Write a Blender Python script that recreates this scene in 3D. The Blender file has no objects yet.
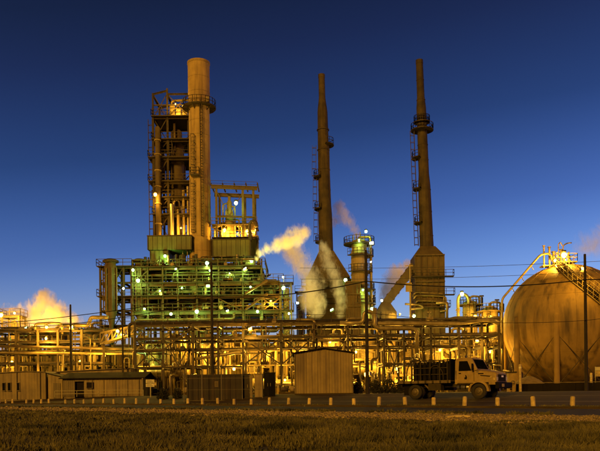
import bpy, bmesh, math, random
import numpy as np
from mathutils import Vector, Matrix

random.seed(11); np.random.seed(11)
SC = bpy.context.scene
COL = SC.collection
R = math.radians

# ------------------------------------------------------------------ camera
F, U0, V0, EYE, ROLL = 724.0, 300.0, 392.9, 0.85, R(0.7)
cam = bpy.data.cameras.new('camera'); cam_o = bpy.data.objects.new('camera', cam); COL.objects.link(cam_o)
cam.sensor_width = 36; cam.lens = 36 * F / 600; cam.shift_y = (V0 - 225.5) / 600
cam.clip_start = 0.1; cam.clip_end = 12000
cam_o.matrix_world = Matrix.Translation((0, 0, EYE)) @ (Matrix.Rotation(math.pi / 2, 4, 'X') @ Matrix.Rotation(-ROLL, 4, 'Z'))
SC.camera = cam_o

# ------------------------------------------------------------------ dusk sky
W = bpy.data.worlds.new('World'); SC.world = W; W.use_nodes = True
nt = W.node_tree; bg = nt.nodes['Background']
sky = nt.nodes.new('ShaderNodeTexSky'); sky.sky_type = 'NISHITA'; sky.sun_disc = False
sky.sun_elevation = R(2); sky.sun_rotation = R(90); sky.ozone_density = 5; sky.dust_density = .3
tc = nt.nodes.new('ShaderNodeTexCoord'); sp = nt.nodes.new('ShaderNodeSeparateXYZ')
nt.links.new(tc.outputs['Generated'], sp.inputs[0])
mx_ = nt.nodes.new('ShaderNodeMath'); mx_.operation = 'MULTIPLY_ADD'; mx_.inputs[1].default_value = -.12
nt.links.new(sp.outputs['X'], mx_.inputs[0]); nt.links.new(sp.outputs['Z'], mx_.inputs[2])
my_ = nt.nodes.new('ShaderNodeMath'); my_.operation = 'MULTIPLY_ADD'; my_.inputs[1].default_value = -.20     # the glow of the set sun lies ahead, the sky behind us is darker
nt.links.new(sp.outputs['Y'], my_.inputs[0]); nt.links.new(mx_.outputs[0], my_.inputs[2])
mz_ = nt.nodes.new('ShaderNodeMath'); mz_.operation = 'ADD'; mz_.inputs[1].default_value = .20; nt.links.new(my_.outputs[0], mz_.inputs[0])
rp = nt.nodes.new('ShaderNodeValToRGB'); nt.links.new(mz_.outputs[0], rp.inputs[0])
els = rp.color_ramp.elements
SKY = [(0.0, (1.7, .95, .95)), (.124, (1.65, .71, .74)), (.23, (.80, .35, .425)), (.347, (.38, .17, .205)), (.459, (.27, .093, .11)), (.52, (.21, .07, .074)), (.85, (.12, .038, .042))]
els[0].position = SKY[0][0]; els[0].color = (*SKY[0][1], 1)
els[1].position = SKY[-1][0]; els[1].color = (*SKY[-1][1], 1)
for p_, c_ in SKY[1:-1]:
    e = els.new(p_); e.color = (*c_, 1)
mm = nt.nodes.new('ShaderNodeMix'); mm.data_type = 'RGBA'; mm.blend_type = 'MULTIPLY'; mm.inputs[0].default_value = 1
nt.links.new(sky.outputs[0], mm.inputs[6]); nt.links.new(rp.outputs[0], mm.inputs[7]); nt.links.new(mm.outputs[2], bg.inputs[0])
bg.inputs[1].default_value = 1.0      # a two-degree sun is already dusk-dark

# ------------------------------------------------------------------ added warm low light on the faces towards us, for unseen town lamps
SUN = bpy.data.lights.new('sun', 'SUN'); SUN.energy = 3.9; SUN.angle = R(12); SUN.color = (1, .51, .07)
front_fill_o = bpy.data.objects.new('sun', SUN); COL.objects.link(front_fill_o)
front_fill_o.rotation_euler = Vector((.42, 1, -.36)).to_track_quat('-Z', 'Y').to_euler()

SC.view_settings.view_transform = 'Standard'; SC.view_settings.look = 'None'
SC.view_settings.exposure = 0; SC.view_settings.gamma = 1
SC.cycles.use_denoising = True
SC.cycles.max_bounces = 9; SC.cycles.diffuse_bounces = 2; SC.cycles.glossy_bounces = 2; SC.cycles.volume_bounces = 8
SC.cycles.transparent_max_bounces = 8; SC.cycles.sample_clamp_indirect = 4
SC.cycles.volume_step_rate = .6; SC.cycles.volume_max_steps = 256

# ------------------------------------------------------------------ pixel -> place
cR, sR = math.cos(ROLL), math.sin(ROLL)
def P(u, v, Y):
    du, dv = u - U0, V0 - v
    return Vector(((du * cR + dv * sR) * Y / F, Y, EYE + (-du * sR + dv * cR) * Y / F))
def PX(u, v, Y): return P(u, v, Y).x
def PZ(u, v, Y): return P(u, v, Y).z
DX, DY = .679, -.734            # along the road (towards the right and nearer)
NX, NY, P0 = .734, .679, 31.16  # across the road, away from the camera
def road_pt(t, p): return Vector((DX * t + NX * (P0 + p), DY * t + NY * (P0 + p), 0))
def gz_p(p): return max(0., min(.70, .06 * (p - .4)))
def gz(x, y): return gz_p(NX * x + NY * y - P0)

# ------------------------------------------------------------------ materials
MATS = {}
def mat(name, col, rough=.65, metal=0., var=.3, scale=.7, streak=0., scol=(.10, .045, .015), bump=0., bscale=8., sscale=1.6, rnd=.12, emit=None, spec=.25, warm=True, alb=.58):
    if name in MATS: return MATS[name]
    if not emit and warm: col = tuple(c * alb for c in (col[0], col[1] * .96, col[2] * .62)); scol = tuple(c * alb for c in scol)
    m = bpy.data.materials.new(name); m.use_nodes = True; n = m.node_tree.nodes; l = m.node_tree.links
    b = n['Principled BSDF']; b.inputs['Roughness'].default_value = rough; b.inputs['Metallic'].default_value = metal
    b.inputs['Specular IOR Level'].default_value = spec
    MATS[name] = m
    if emit:
        b.inputs['Base Color'].default_value = (*col, 1)
        b.inputs['Emission Color'].default_value = (*col, 1); b.inputs['Emission Strength'].default_value = emit
        m.cycles.emission_sampling = 'NONE'
        return m
    g = n.new('ShaderNodeNewGeometry')
    no = n.new('ShaderNodeTexNoise'); no.inputs['Scale'].default_value = scale; no.inputs['Detail'].default_value = 6; no.inputs['Roughness'].default_value = .65
    l.new(g.outputs['Position'], no.inputs['Vector'])
    cr = n.new('ShaderNodeValToRGB'); l.new(no.outputs['Fac'], cr.inputs[0])
    lo = tuple(c * (1 - var) for c in col); hi = tuple(min(1, c * (1 + var)) for c in col)
    cr.color_ramp.elements[0].position = .3; cr.color_ramp.elements[0].color = (*lo, 1)
    cr.color_ramp.elements[1].position = .7; cr.color_ramp.elements[1].color = (*hi, 1)
    out = cr.outputs[0]
    if streak > 0:
        mp = n.new('ShaderNodeMapping'); mp.inputs['Scale'].default_value = (1.3, 1.3, .10)
        l.new(g.outputs['Position'], mp.inputs['Vector'])
        n2 = n.new('ShaderNodeTexNoise'); n2.inputs['Scale'].default_value = sscale; n2.inputs['Detail'].default_value = 5
        l.new(mp.outputs[0], n2.inputs['Vector'])
        c2 = n.new('ShaderNodeValToRGB'); l.new(n2.outputs['Fac'], c2.inputs[0])
        c2.color_ramp.elements[0].position = .48; c2.color_ramp.elements[0].color = (0, 0, 0, 1)
        c2.color_ramp.elements[1].position = .72; c2.color_ramp.elements[1].color = (streak, streak, streak, 1)
        mi = n.new('ShaderNodeMix'); mi.data_type = 'RGBA'; l.new(c2.outputs[0], mi.inputs[0]); l.new(out, mi.inputs[6]); mi.inputs[7].default_value = (*scol, 1)
        out = mi.outputs[2]
    if rnd > 0:
        oi = n.new('ShaderNodeObjectInfo'); mr = n.new('ShaderNodeMapRange'); mr.inputs[3].default_value = 1 - rnd; mr.inputs[4].default_value = 1 + rnd
        l.new(oi.outputs['Random'], mr.inputs[0])
        hv = n.new('ShaderNodeHueSaturation'); l.new(mr.outputs[0], hv.inputs['Value']); l.new(out, hv.inputs['Color']); out = hv.outputs[0]
    l.new(out, b.inputs['Base Color'])
    rr = n.new('ShaderNodeMapRange'); rr.inputs[3].default_value = max(.05, rough - .15); rr.inputs[4].default_value = min(1, rough + .15)
    l.new(no.outputs['Fac'], rr.inputs[0]); l.new(rr.outputs[0], b.inputs['Roughness'])
    if bump > 0:
        n3 = n.new('ShaderNodeTexNoise'); n3.inputs['Scale'].default_value = bscale; n3.inputs['Detail'].default_value = 5
        l.new(g.outputs['Position'], n3.inputs['Vector'])
        bp = n.new('ShaderNodeBump'); bp.inputs['Strength'].default_value = bump; bp.inputs['Distance'].default_value = .05
        l.new(n3.outputs['Fac'], bp.inputs['Height']); l.new(bp.outputs[0], b.inputs['Normal'])
    return m
M_CONC = mat('stack_concrete', (.44, .31, .15), .85, 0, .22, .35, .6, (.15, .09, .04), .3, 3)
M_TAN = mat('tan_painted_steel', (.13, .098, .05), .6, 0, .3, .8, .6)
M_GRN = mat('green_grey_painted_steel', (.085, .085, .046), .6, 0, .3, .8, .5)
M_DKS = mat('dark_weathered_steel', (.052, .040, .026), .6, .1, .4, 1.2, .5)
M_RUST = mat('rusty_stack_steel', (.075, .054, .030), .8, 0, .6, .5, .8, (.028, .018, .012), .3, 5)
M_HEAT = mat('rusty_heater_plate', (.115, .083, .045), .75, 0, .35, .6, .6, (.06, .035, .02))
M_PIPE = mat('pale_insulated_pipe', (.36, .29, .18), .4, .35, .25, .9, .4)
M_PIPEA = mat('aluminium_pipe_jacket', (.55, .50, .40), .35, .6, .2, 1.1, .3)
M_PIPED = mat('brown_pipe', (.12, .085, .045), .6, 0, .35, 1.0, .5)
M_VES = mat('tan_vessel_shell', (.33, .25, .13), .6, 0, .25, .5, .55, (.12, .07, .03))
M_CLADG = mat('green_cladding', (.15, .17, .075), .6, 0, .25, .6, .5, (.06, .05, .02))
M_CLADT = mat('tan_corrugated_cladding', (.30, .22, .11), .6, 0, .3, .6, .75, (.10, .06, .03))
M_CLADD = mat('dull_corrugated_cladding', (.20, .15, .085), .65, 0, .35, .6, .8, (.06, .04, .02))
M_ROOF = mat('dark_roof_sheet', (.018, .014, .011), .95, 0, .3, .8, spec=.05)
M_SPH = mat('sphere_tank_paint', (.28, .18, .070), .75, 0, .3, .22, .95, (.055, .034, .016), .1, 2, rnd=0, sscale=.8)
M_WOOD = mat('creosoted_wood', (.030, .021, .014), .85, 0, .4, 2.0, 0, bump=.5, bscale=14)
M_WIRE = mat('black_cable', (.012, .012, .014), .6, 0, .1, 1)
M_BOLL = mat('cream_painted_concrete', (.66, .50, .24), .8, 0, .4, 5, .5, (.2, .13, .06), .3, 20, .1)
M_ASPH = mat('asphalt', (.045, .033, .018), .85, 0, .6, .22, bump=.35, bscale=40, rnd=0, spec=.12)
M_YARD = mat('yard_dirt_concrete', (.075, .052, .022), .92, 0, .5, .35, bump=.4, bscale=9, rnd=0, spec=.1)
M_SOIL = mat('dry_soil', (.10, .075, .034), .95, 0, .45, 1.3, bump=.8, bscale=12, rnd=0, spec=.1)
M_GRAV = mat('gravel_stone', (.30, .225, .13), .9, 0, .9, 14, rnd=0, spec=.1, alb=.7)
M_LINE = mat('worn_line_paint', (.42, .34, .22), .7, 0, .7, 3, rnd=0)
M_YEL = mat('truck_yellow_paint', (.37, .255, .10), .6, 0, .3, 1.5, .3, (.18, .11, .05), rnd=0, spec=.15)
M_TBLK = mat('truck_black_steel', (.014, .012, .010), .75, 0, .3, 3, rnd=.2, spec=.03)
M_TGRY = mat('truck_frame_grey', (.06, .048, .030), .8, 0, .3, 3, spec=.05)
M_BED = mat('worn_flatbed_deck', (.16, .115, .065), .7, 0, .35, 3)
M_RUB = mat('tyre_rubber', (.030, .025, .020), .85, 0, .3, 6)
M_RIM = mat('dusty_wheel_rim', (.15, .115, .075), .55, .3, .3, 6)
M_GLASS = mat('dark_vehicle_glass', (.008, .008, .008), .3, 0, .1, 1, rnd=0, spec=0)
M_CHR = mat('worn_chrome', (.5, .46, .4), .3, .9, .15, 5)
M_WHT = mat('white_sign_paint', (.68, .62, .5), .6, 0, .12, 4)
M_INK = mat('sign_ink', (.03, .028, .025), .6, 0, .1, 4)
M_CONT = mat('dark_brown_container_paint', (.024, .015, .009), .65, 0, .35, 1.5, .4)
M_GALV = mat('galvanised_post', (.22, .19, .14), .5, .4, .25, 3)
M_SHRUB = mat('dark_shrub_leaf', (.028, .026, .010), .8, 0, .5, 3)
M_TWIG = mat('shrub_twig', (.04, .028, .015), .9)
M_EARTH = mat('tan_earth', (.26, .18, .09), .95, 0, .35, 2, bump=.6, bscale=7)
M_LHOUS = mat('lamp_housing', (.10, .09, .07), .5, .3)
GLOW = {'S': mat('sodium_globe', (1, .50, .10), emit=9), 'G': mat('mercury_globe', (.58, 1, .50), emit=7), 'W': mat('white_globe', (.74, .92, 1), emit=5)}
LCOL = {'S': (1, .51, .05), 'G': (.50, 1, .20), 'W': (.8, .95, 1)}

# ------------------------------------------------------------------ builders
def setp(o, label=None, cat=None, group=None, kind=None):
    if label: o['label'] = label
    if cat: o['category'] = cat
    if group: o['group'] = group
    if kind: o['kind'] = kind
    return o
MTX = {}
def link(name, data, par, m=None):
    """par: None, or an object; m: its matrix in its thing's space"""
    o = bpy.data.objects.new(name, data); COL.objects.link(o)
    m = m or Matrix.Identity(4)
    top = par
    if par is not None:
        o.parent = par
        pm = MTX.get(par.name)
        if pm is not None: o.matrix_local = pm.inverted() @ m
        else: o.matrix_local = m
        MTX[o.name] = m
    else:
        o.matrix_world = m
    return o
OFF = {}
def thing(name, label, cat, loc=(0, 0, 0), group=None, yaw=0, world=True):
    o = bpy.data.objects.new(name, None); COL.objects.link(o); o.empty_display_size = .3
    o.location = loc; o.rotation_euler = (0, 0, yaw)
    setp(o, label, cat, group)
    OFF[o.name] = Vector(loc) if world else Vector((0, 0, 0))
    return o
def off(par):
    while par is not None:
        if par.name in OFF: return OFF[par.name]
        par = par.parent
    return Vector((0, 0, 0))
CACHE = {}
def _mesh(name, V, Fc, m, smooth=False):
    me = bpy.data.meshes.new(name); me.from_pydata([tuple(v) for v in V], [], [tuple(f) for f in Fc])
    if m: me.materials.append(m)
    if smooth: me.polygons.foreach_set('use_smooth', [True] * len(me.polygons))
    me.update(); return me
def unit_mesh(kind, m):
    k = (kind, m.name)
    if k in CACHE: return CACHE[k]
    if kind == 'box':
        V = [(x, y, z) for x in (-.5, .5) for y in (-.5, .5) for z in (0, 1)]
        Fc = [(0, 1, 3, 2), (4, 6, 7, 5), (0, 4, 5, 1), (2, 3, 7, 6), (0, 2, 6, 4), (1, 5, 7, 3)]
        me = _mesh('unit_box', V, Fc, m)
    elif kind == 'ibeam':
        t, w = .5, .12
        pr = [(-t, -t), (t, -t), (t, -t + .14), (w / 2, -t + .14), (w / 2, t - .14), (t, t - .14), (t, t), (-t, t), (-t, t - .14), (-w / 2, t - .14), (-w / 2, -t + .14), (-t, -t + .14)]
        n = len(pr); V = [(x, y, 0) for x, y in pr] + [(x, y, 1) for x, y in pr]
        Fc = [(i, (i + 1) % n, n + (i + 1) % n, n + i) for i in range(n)] + [tuple(range(n))[::-1], tuple(range(n, 2 * n))]
        me = _mesh('unit_ibeam', V, Fc, m)
    elif kind.startswith('cyl'):
        n = int(kind[3:]); V = []
        for z in (0, 1):
            V += [(math.cos(2 * math.pi * i / n), math.sin(2 * math.pi * i / n), z) for i in range(n)]
        Fc = [(i, (i + 1) % n, n + (i + 1) % n, n + i) for i in range(n)] + [tuple(range(n))[::-1], tuple(range(n, 2 * n))]
        me = _mesh('unit_cyl', V, Fc, m); me.polygons.foreach_set('use_smooth', [True] * n + [False] * 2)
    elif kind == 'globe':
        bm = bmesh.new(); bmesh.ops.create_icosphere(bm, subdivisions=2, radius=1); me = bpy.data.meshes.new('unit_globe'); bm.to_mesh(me); bm.free()
        me.materials.append(m); me.polygons.foreach_set('use_smooth', [True] * len(me.polygons))
    CACHE[k] = me; return me
def axis_m(a, b, w, h):
    a, b = Vector(a), Vector(b); d = b - a; L = d.length; z = d / L
    ref = Vector((0, 0, 1)) if abs(z.z) < .98 else Vector((0, 1, 0))
    x = ref.cross(z).normalized(); y = z.cross(x)
    m = Matrix((x * w, y * h, d)).transposed().to_4x4(); m.translation = a
    return m
def seg(par, name, a, b, w, m, h=None, kind='box'):
    o = off(par); return link(name, unit_mesh(kind, m), par, axis_m(Vector(a) - o, Vector(b) - o, w, h or w))
def rod(par, name, a, b, r, m, n=10): return seg(par, name, a, b, r, m, r, 'cyl%d' % n)
def box(par, name, lo, hi, m):
    lo, hi = Vector(lo) - off(par), Vector(hi) - off(par); c = (lo + hi) / 2; s = hi - lo
    M = Matrix.Diagonal((s.x, s.y, s.z, 1)); M.translation = (c.x, c.y, lo.z)
    return link(name, unit_mesh('box', m), par, M)
def mesh(par, name, V, Fc, m, smooth=False):
    o = off(par); return link(name, _mesh(name, [Vector(v) - o for v in V], Fc, m, smooth), par)
class MB:
    def __init__(s): s.V = []; s.F = []
    def seg(s, a, b, w, h=None):
        m = axis_m(a, b, w, h or w); k = len(s.V)
        s.V += [m @ Vector((x, y, z)) for x in (-.5, .5) for y in (-.5, .5) for z in (0, 1)]
        s.F += [tuple(k + i for i in f) for f in ((0, 1, 3, 2), (4, 6, 7, 5), (0, 4, 5, 1), (2, 3, 7, 6), (0, 2, 6, 4), (1, 5, 7, 3))]
    def box(s, lo, hi):
        lo, hi = Vector(lo), Vector(hi); s.seg(((lo.x + hi.x) / 2, (lo.y + hi.y) / 2, lo.z), ((lo.x + hi.x) / 2, (lo.y + hi.y) / 2, hi.z), 1)
        k = len(s.V) - 8; sz = hi - lo; c = (lo + hi) / 2
        for i, (x, y, z) in enumerate([(x, y, z) for x in (-.5, .5) for y in (-.5, .5) for z in (-.5, .5)]):
            s.V[k + i] = c + Vector((x * sz.x, y * sz.y, z * sz.z))
    def build(s, par, name, m): return mesh(par, name, s.V, s.F, m)
def lathe(par, name, c, prof, m, n=28, axis='z', smooth=True, a0=0, a1=2 * math.pi):
    c = Vector(c); V = []; Fc = []; k = len(prof)
    full = abs(a1 - a0 - 2 * math.pi) < 1e-6; nn = n if full else n + 1
    for i in range(nn):
        a = a0 + (a1 - a0) * i / n
        for r, z in prof:
            x, y = r * math.cos(a), r * math.sin(a)
            V.append(c + (Vector((x, y, z)) if axis == 'z' else Vector((z, x, y)) if axis == 'x' else Vector((x, z, y))))
    for i in range(n):
        j = (i + 1) % nn
        for q in range(k - 1): Fc.append((i * k + q, j * k + q, j * k + q + 1, i * k + q + 1))
    o = mesh(par, name, V, Fc, m, False)
    me = o.data; me.validate()
    if smooth:
        me.polygons.foreach_set('use_smooth', [True] * len(me.polygons)); me.set_sharp_from_angle(angle=R(38))
    bm = bmesh.new(); bm.from_mesh(me); bmesh.ops.recalc_face_normals(bm, faces=bm.faces); bm.to_mesh(me); bm.free()
    return o
def dome(r, h, z, up=True, n=6):
    """profile points of an elliptical head"""
    q = [(max(r * math.cos(i * math.pi / 2 / n), .001), z + (h if up else -h) * math.sin(i * math.pi / 2 / n)) for i in range(n + 1)]
    return q if up else q[::-1]
def fillet(pts, rb, k=4):
    pts = [Vector(p) for p in pts]; out = [pts[0]]
    for i in range(1, len(pts) - 1):
        a, b, c = pts[i - 1], pts[i], pts[i + 1]
        r = min(rb, (a - b).length * .49, (c - b).length * .49)
        p, q = b + (a - b).normalized() * r, b + (c - b).normalized() * r
        for j in range(k + 1):
            t = j / k; out.append(p * (1 - t) ** 2 + b * 2 * t * (1 - t) + q * t * t)
    out.append(pts[-1]); return out
def tube(par, name, pts, r, m, n=9, bend=None, k=4):
    pts = fillet(pts, bend if bend else r * 3, k) if len(pts) > 2 else [Vector(p) for p in pts]
    V = []; Fc = []; prev = None
    for i, p in enumerate(pts):
        t = (pts[min(i + 1, len(pts) - 1)] - pts[max(i - 1, 0)]).normalized()
        if prev is None:
            ref = Vector((0, 0, 1)) if abs(t.z) < .9 else Vector((1, 0, 0)); x = ref.cross(t).normalized()
        else:
            x = (prev - t * prev.dot(t)).normalized()
        prev = x; y = t.cross(x)
        V += [p + (x * math.cos(2 * math.pi * j / n) + y * math.sin(2 * math.pi * j / n)) * r for j in range(n)]
    L = len(pts)
    for i in range(L - 1):
        for j in range(n): Fc.append((i * n + j, i * n + (j + 1) % n, (i + 1) * n + (j + 1) % n, (i + 1) * n + j))
    Fc += [tuple(range(n))[::-1], tuple(range((L - 1) * n, L * n))]
    o = mesh(par, name, V, Fc, m, True); return o
def rail(par, pts, m=None, h=1.1, w=.075, step=1.6, closed=False, name='handrail'):
    mb = MB(); pts = [Vector(p) for p in pts]
    if closed: pts = pts + [pts[0]]
    for a, b in zip(pts, pts[1:]):
        L = (b - a).length; n = max(1, round(L / step))
        for f in (.5, 1): mb.seg(a + Vector((0, 0, h * f)), b + Vector((0, 0, h * f)), w)
        for i in range(n + 1):
            p = a.lerp(b, i / n); mb.seg(p, p + Vector((0, 0, h)), w)
    return mb.build(par, name, m or M_TAN)
def platform(par, x0, x1, y0, y1, z, m=None, rl=True, t=.16):
    d = box(par, 'deck', (x0, y0, z - t), (x1, y1, z), m or M_DKS)
    if rl: rail(par, [(x0, y1, z), (x0, y0, z), (x1, y0, z), (x1, y1, z)], m or M_TAN)
    return d
def ring_platform(par, c, r0, r1, z, m=None, a0=0, a1=2 * math.pi, n=24):
    lathe(par, 'ring_platform', (c[0], c[1], z), [(r0, -.15), (r1, -.15), (r1, 0), (r0, 0), (r0, -.15)], m or M_DKS, n, smooth=False, a0=a0, a1=a1)
    k = max(4, int(n * (a1 - a0) / 6.283)); pts = [(c[0] + (r1 - .06) * math.cos(a0 + (a1 - a0) * i / k), c[1] + (r1 - .06) * math.sin(a0 + (a1 - a0) * i / k), z) for i in range(k + 1)]
    rail(par, pts, m or M_DKS, step=2)
def ladder(par, a, b, w=.55, m=None, cage=True, side=Vector((1, 0, 0)), out=Vector((0, -1, 0)), name='ladder'):
    mb = MB(); a, b = Vector(a), Vector(b); s = side.normalized() * w / 2; L = (b - a).length
    for q in (-1, 1): mb.seg(a + s * q, b + s * q, .08)
    for i in range(int(L / .45)): p = a.lerp(b, i * .45 / L); mb.seg(p - s, p + s, .05)
    if cage:
        for i in range(int(L / 1.3) + 1):
            p = a.lerp(b, min(1, (i * 1.3 + .2) / L)); q = p + out * .7
            mb.seg(p - s, q - s * .7, .07); mb.seg(q - s * .7, q + s * .7, .07); mb.seg(q + s * .7, p + s, .07)
        for f in (-.7, .7): mb.seg(a + out * .7 + s * f, b + out * .7 + s * f, .06)
    return mb.build(par, name, m or M_DKS)
def frame(par, xs, ys, zs, z0, w=.34, m=None, bm=None, kind='ibeam', skip=lambda i, j, k: False, beams=True):
    m = m or M_TAN; bm = bm or m
    for x in xs:
        for y in ys: seg(par, 'post', (x, y, z0), (x, y, zs[-1]), w, m, kind=kind)
    if not beams: return
    for k, z in enumerate(zs):
        for y in ys:
            for i in range(len(xs) - 1):
                if not skip(i, 0, k): seg(par, 'beam', (xs[i] + w * .55, y, z - w * .55), (xs[i + 1] - w * .55, y, z - w * .55), w * .7, bm, w, kind)
        for x in xs:
            for j in range(len(ys) - 1): seg(par, 'beam', (x, ys[j] + w * .55, z - w * .55), (x, ys[j + 1] - w * .55, z - w * .55), w * .7, bm, w, kind)
def brace(par, a, b, w=.16, m=None): return seg(par, 'brace', a, b, w, m or M_TAN)
def xbrace(par, x0, x1, y, z0, z1, w=.15, m=None):
    brace(par, (x0, y, z0), (x1, y, z1), w, m); brace(par, (x0, y + w * 1.1, z1), (x1, y + w * 1.1, z0), w, m)

# ------------------------------------------------------------------ ground, road, yard
def strip(name, ps, t0, t1, m, dz=0, nt_=2, kind='structure'):
    V = []; Fc = []; k = len(ps)
    for i in range(nt_):
        t = t0 + (t1 - t0) * i / (nt_ - 1)
        for p in ps: q = road_pt(t, p); V.append((q.x, q.y, gz_p(p) + dz))
    for i in range(nt_ - 1):
        for j in range(k - 1): Fc.append((i * k + j, (i + 1) * k + j, (i + 1) * k + j + 1, i * k + j + 1))
    o = mesh(None, name, V, Fc, m); setp(o, kind=kind); return o
strip('ground', [-2500, -13, .4, 12.07, 6000], -5000, 5000, M_SOIL)
strip('road', [-9.4, -.7], -700, 300, M_ASPH, .006)
strip('yard', [.5, 3, 6, 12.07, 190], -330, 300, M_YARD, .006)
strip('kerb', [-.66, -.655, -.40, -.395], -700, 300, M_YARD, .0)
ko = bpy.data.objects['kerb']
for i, v in enumerate(ko.data.vertices):
    if i % 4 in (1, 2): v.co.z = .10
strip('road_line', [-1.35, -1.22], -700, 300, M_LINE, .012)
strip('road_line', [-8.75, -8.62], -700, 300, M_LINE, .012)
strip('yard_line', [4.25, 4.40], -60, 60, M_LINE, .013)
strip('yard_line', [8.6, 8.72], -60, 60, M_LINE, .013)

# gravel shoulder between road and grass: loose stones
def stones(name, n, m):
    t = np.empty(0); pts = []
    while len(pts) < n:
        p = -9.2 - 6.2 * random.betavariate(1.3, 1.9); u = random.uniform(-30, 630)
        # a point on the shoulder seen through a random direction, so that near parts get more stones
        k = (u - U0) / F; Y = (P0 + p) / (NX * k + NY)
        if 8 < Y < 90 and random.random() < min(1, 26 / Y): pts.append((k * Y, Y, p))
    base = np.array([(1, 0, 0), (-1, 0, 0), (0, 1, 0), (0, -1, 0), (0, 0, 1), (0, 0, -1)], float)
    tri = np.array([(0, 2, 4), (2, 1, 4), (1, 3, 4), (3, 0, 4), (2, 0, 5), (1, 2, 5), (3, 1, 5), (0, 3, 5)])
    A = np.array(pts); N = len(A)
    s = np.random.gamma(4, .0115, N)[:, None, None] * (.6 + A[:, 1] / 60)[:, None, None]
    ang = np.random.rand(N) * 6.28; J = base[None] * (1 + .45 * (np.random.rand(N, 6, 1) - .5)) * np.array([1, .8, .6])
    ca, sa = np.cos(ang)[:, None], np.sin(ang)[:, None]
    V = np.empty((N, 6, 3)); V[..., 0] = J[..., 0] * ca - J[..., 1] * sa; V[..., 1] = J[..., 0] * sa + J[..., 1] * ca; V[..., 2] = J[..., 2]
    V = V * s; V[..., 0] += A[:, 0, None]; V[..., 1] += A[:, 1, None]; V[..., 2] += .012 + .015 * np.random.rand(N)[:, None]
    T = (tri[None] + 6 * np.arange(N)[:, None, None]).reshape(-1, 3)
    return fast_mesh(name, V.reshape(-1, 3), T, m)
def fast_mesh(name, V, T, m):
    me = bpy.data.meshes.new(name); me.vertices.add(len(V)); me.vertices.foreach_set('co', V.astype(np.float32).ravel())
    me.loops.add(len(T) * 3); me.loops.foreach_set('vertex_index', T.astype(np.int32).ravel())
    me.polygons.add(len(T)); me.polygons.foreach_set('loop_start', (np.arange(len(T)) * 3).astype(np.int32))
    me.materials.append(m); me.update(calc_edges=True); me.validate()
    o = bpy.data.objects.new(name, me); COL.objects.link(o); return o
strip('gravel_shoulder', [-15.6, -9.42], -700, 300, M_YARD, .006)
setp(stones('gravel', 13000, M_GRAV), 'loose pale gravel along the near edge of the road', 'gravel', kind='stuff')

# field of dry grass: tufts of blades
def grass_mat(name, a, b):
    m = mat(name, a, .9, 0, .0, 1, rnd=0, spec=.1); n = m.node_tree.nodes; l = m.node_tree.links
    no = [x for x in n if x.type == 'TEX_NOISE'][0]; no.inputs['Scale'].default_value = .55; no.inputs['Detail'].default_value = 9; no.inputs['Roughness'].default_value = .75
    cr = [x for x in n if x.type == 'VALTORGB'][0]
    cr.color_ramp.elements[0].color = (*a, 1); cr.color_ramp.elements[1].color = (*b, 1); cr.color_ramp.elements[0].position = .38; cr.color_ramp.elements[1].position = .64
    return m
M_GRASS = grass_mat('dry_grass_blade', (.026, .025, .009), (.135, .112, .038))
def grass(n, weeds=False):
    pts = []
    while weeds and len(pts) < n:
        t_ = random.triangular(-75, 2, -5); p_ = random.choice((random.gauss(-.2, .12), random.gauss(.25, .3), random.gauss(-9.2, .35))); q = road_pt(t_, p_)
        if abs(q.x / q.y) < .5 and q.y > 5 and math.sin(t_ * 1.9) + math.sin(t_ * .7) > -.2: pts.append((q.x, q.y, random.uniform(.1, .8)))
    while len(pts) < n:
        Y = 6.5 * (70 / 6.5) ** random.random(); u = random.uniform(-60, 660); x = (u - U0) / F * Y
        p = NX * x + NY * Y - P0
        if p > -14.2 - 1.1 * math.sin(x * 1.7 + Y) * random.random(): continue
        h = .5 + .5 * math.sin(x * 1.3 + 2.2 * math.sin(Y * .75 + x * .3)) * math.sin(Y * 1.1 + 1.7 * math.sin(x * .9))
        if random.random() > .10 + .95 * h * h: continue
        pts.append((x, Y, h * (.75 + .5 * random.random()) * min(1, .30 + (-14 - p) * .16)))
    A = np.array(pts); N = len(A); B = 15
    ang = np.random.rand(N, B) * 6.28; lean = np.abs(np.random.randn(N, B)) * .45
    hgt = (.04 + .15 * A[:, 2, None]) * (.45 + .8 * np.random.rand(N, B))
    rad = np.random.rand(N, B) * (.03 + .05 * A[:, 2, None]) * (1 + A[:, 1, None] / 25)
    bx = A[:, 0, None] + rad * np.cos(ang); by = A[:, 1, None] + rad * np.sin(ang)
    w = (.0035 + .0009 * A[:, 1, None]) * (.7 + .6 * np.random.rand(N, B)); wa = np.random.rand(N, B) * 3.14
    wx, wy = w * np.cos(wa), w * np.sin(wa)
    tx = bx + np.cos(ang) * lean * hgt; ty = by + np.sin(ang) * lean * hgt
    mx, my = bx + np.cos(ang) * lean * hgt * .3, by + np.sin(ang) * lean * hgt * .3
    z0 = np.zeros_like(bx)
    V = np.stack([np.stack([bx - wx, by - wy, z0 - .01], -1), np.stack([bx + wx, by + wy, z0 - .01], -1),
                  np.stack([mx + wx * .8, my + wy * .8, hgt * .55], -1), np.stack([mx - wx * .8, my - wy * .8, hgt * .55], -1), np.stack([tx, ty, hgt], -1)], 2)
    k = np.arange(N * B)[:, None, None] * 5
    T = (np.array([(0, 1, 2), (0, 2, 3), (3, 2, 4)])[None] + k).reshape(-1, 3)
    return fast_mesh('weeds' if weeds else 'grass', V.reshape(-1, 3), T, M_GRASS)
setp(grass(15000), 'rough dry brown grass of the near field', 'grass', kind='stuff')
setp(grass(1600, True), 'low dry weeds along the kerb at the bollard feet', 'weeds', kind='stuff')

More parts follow.
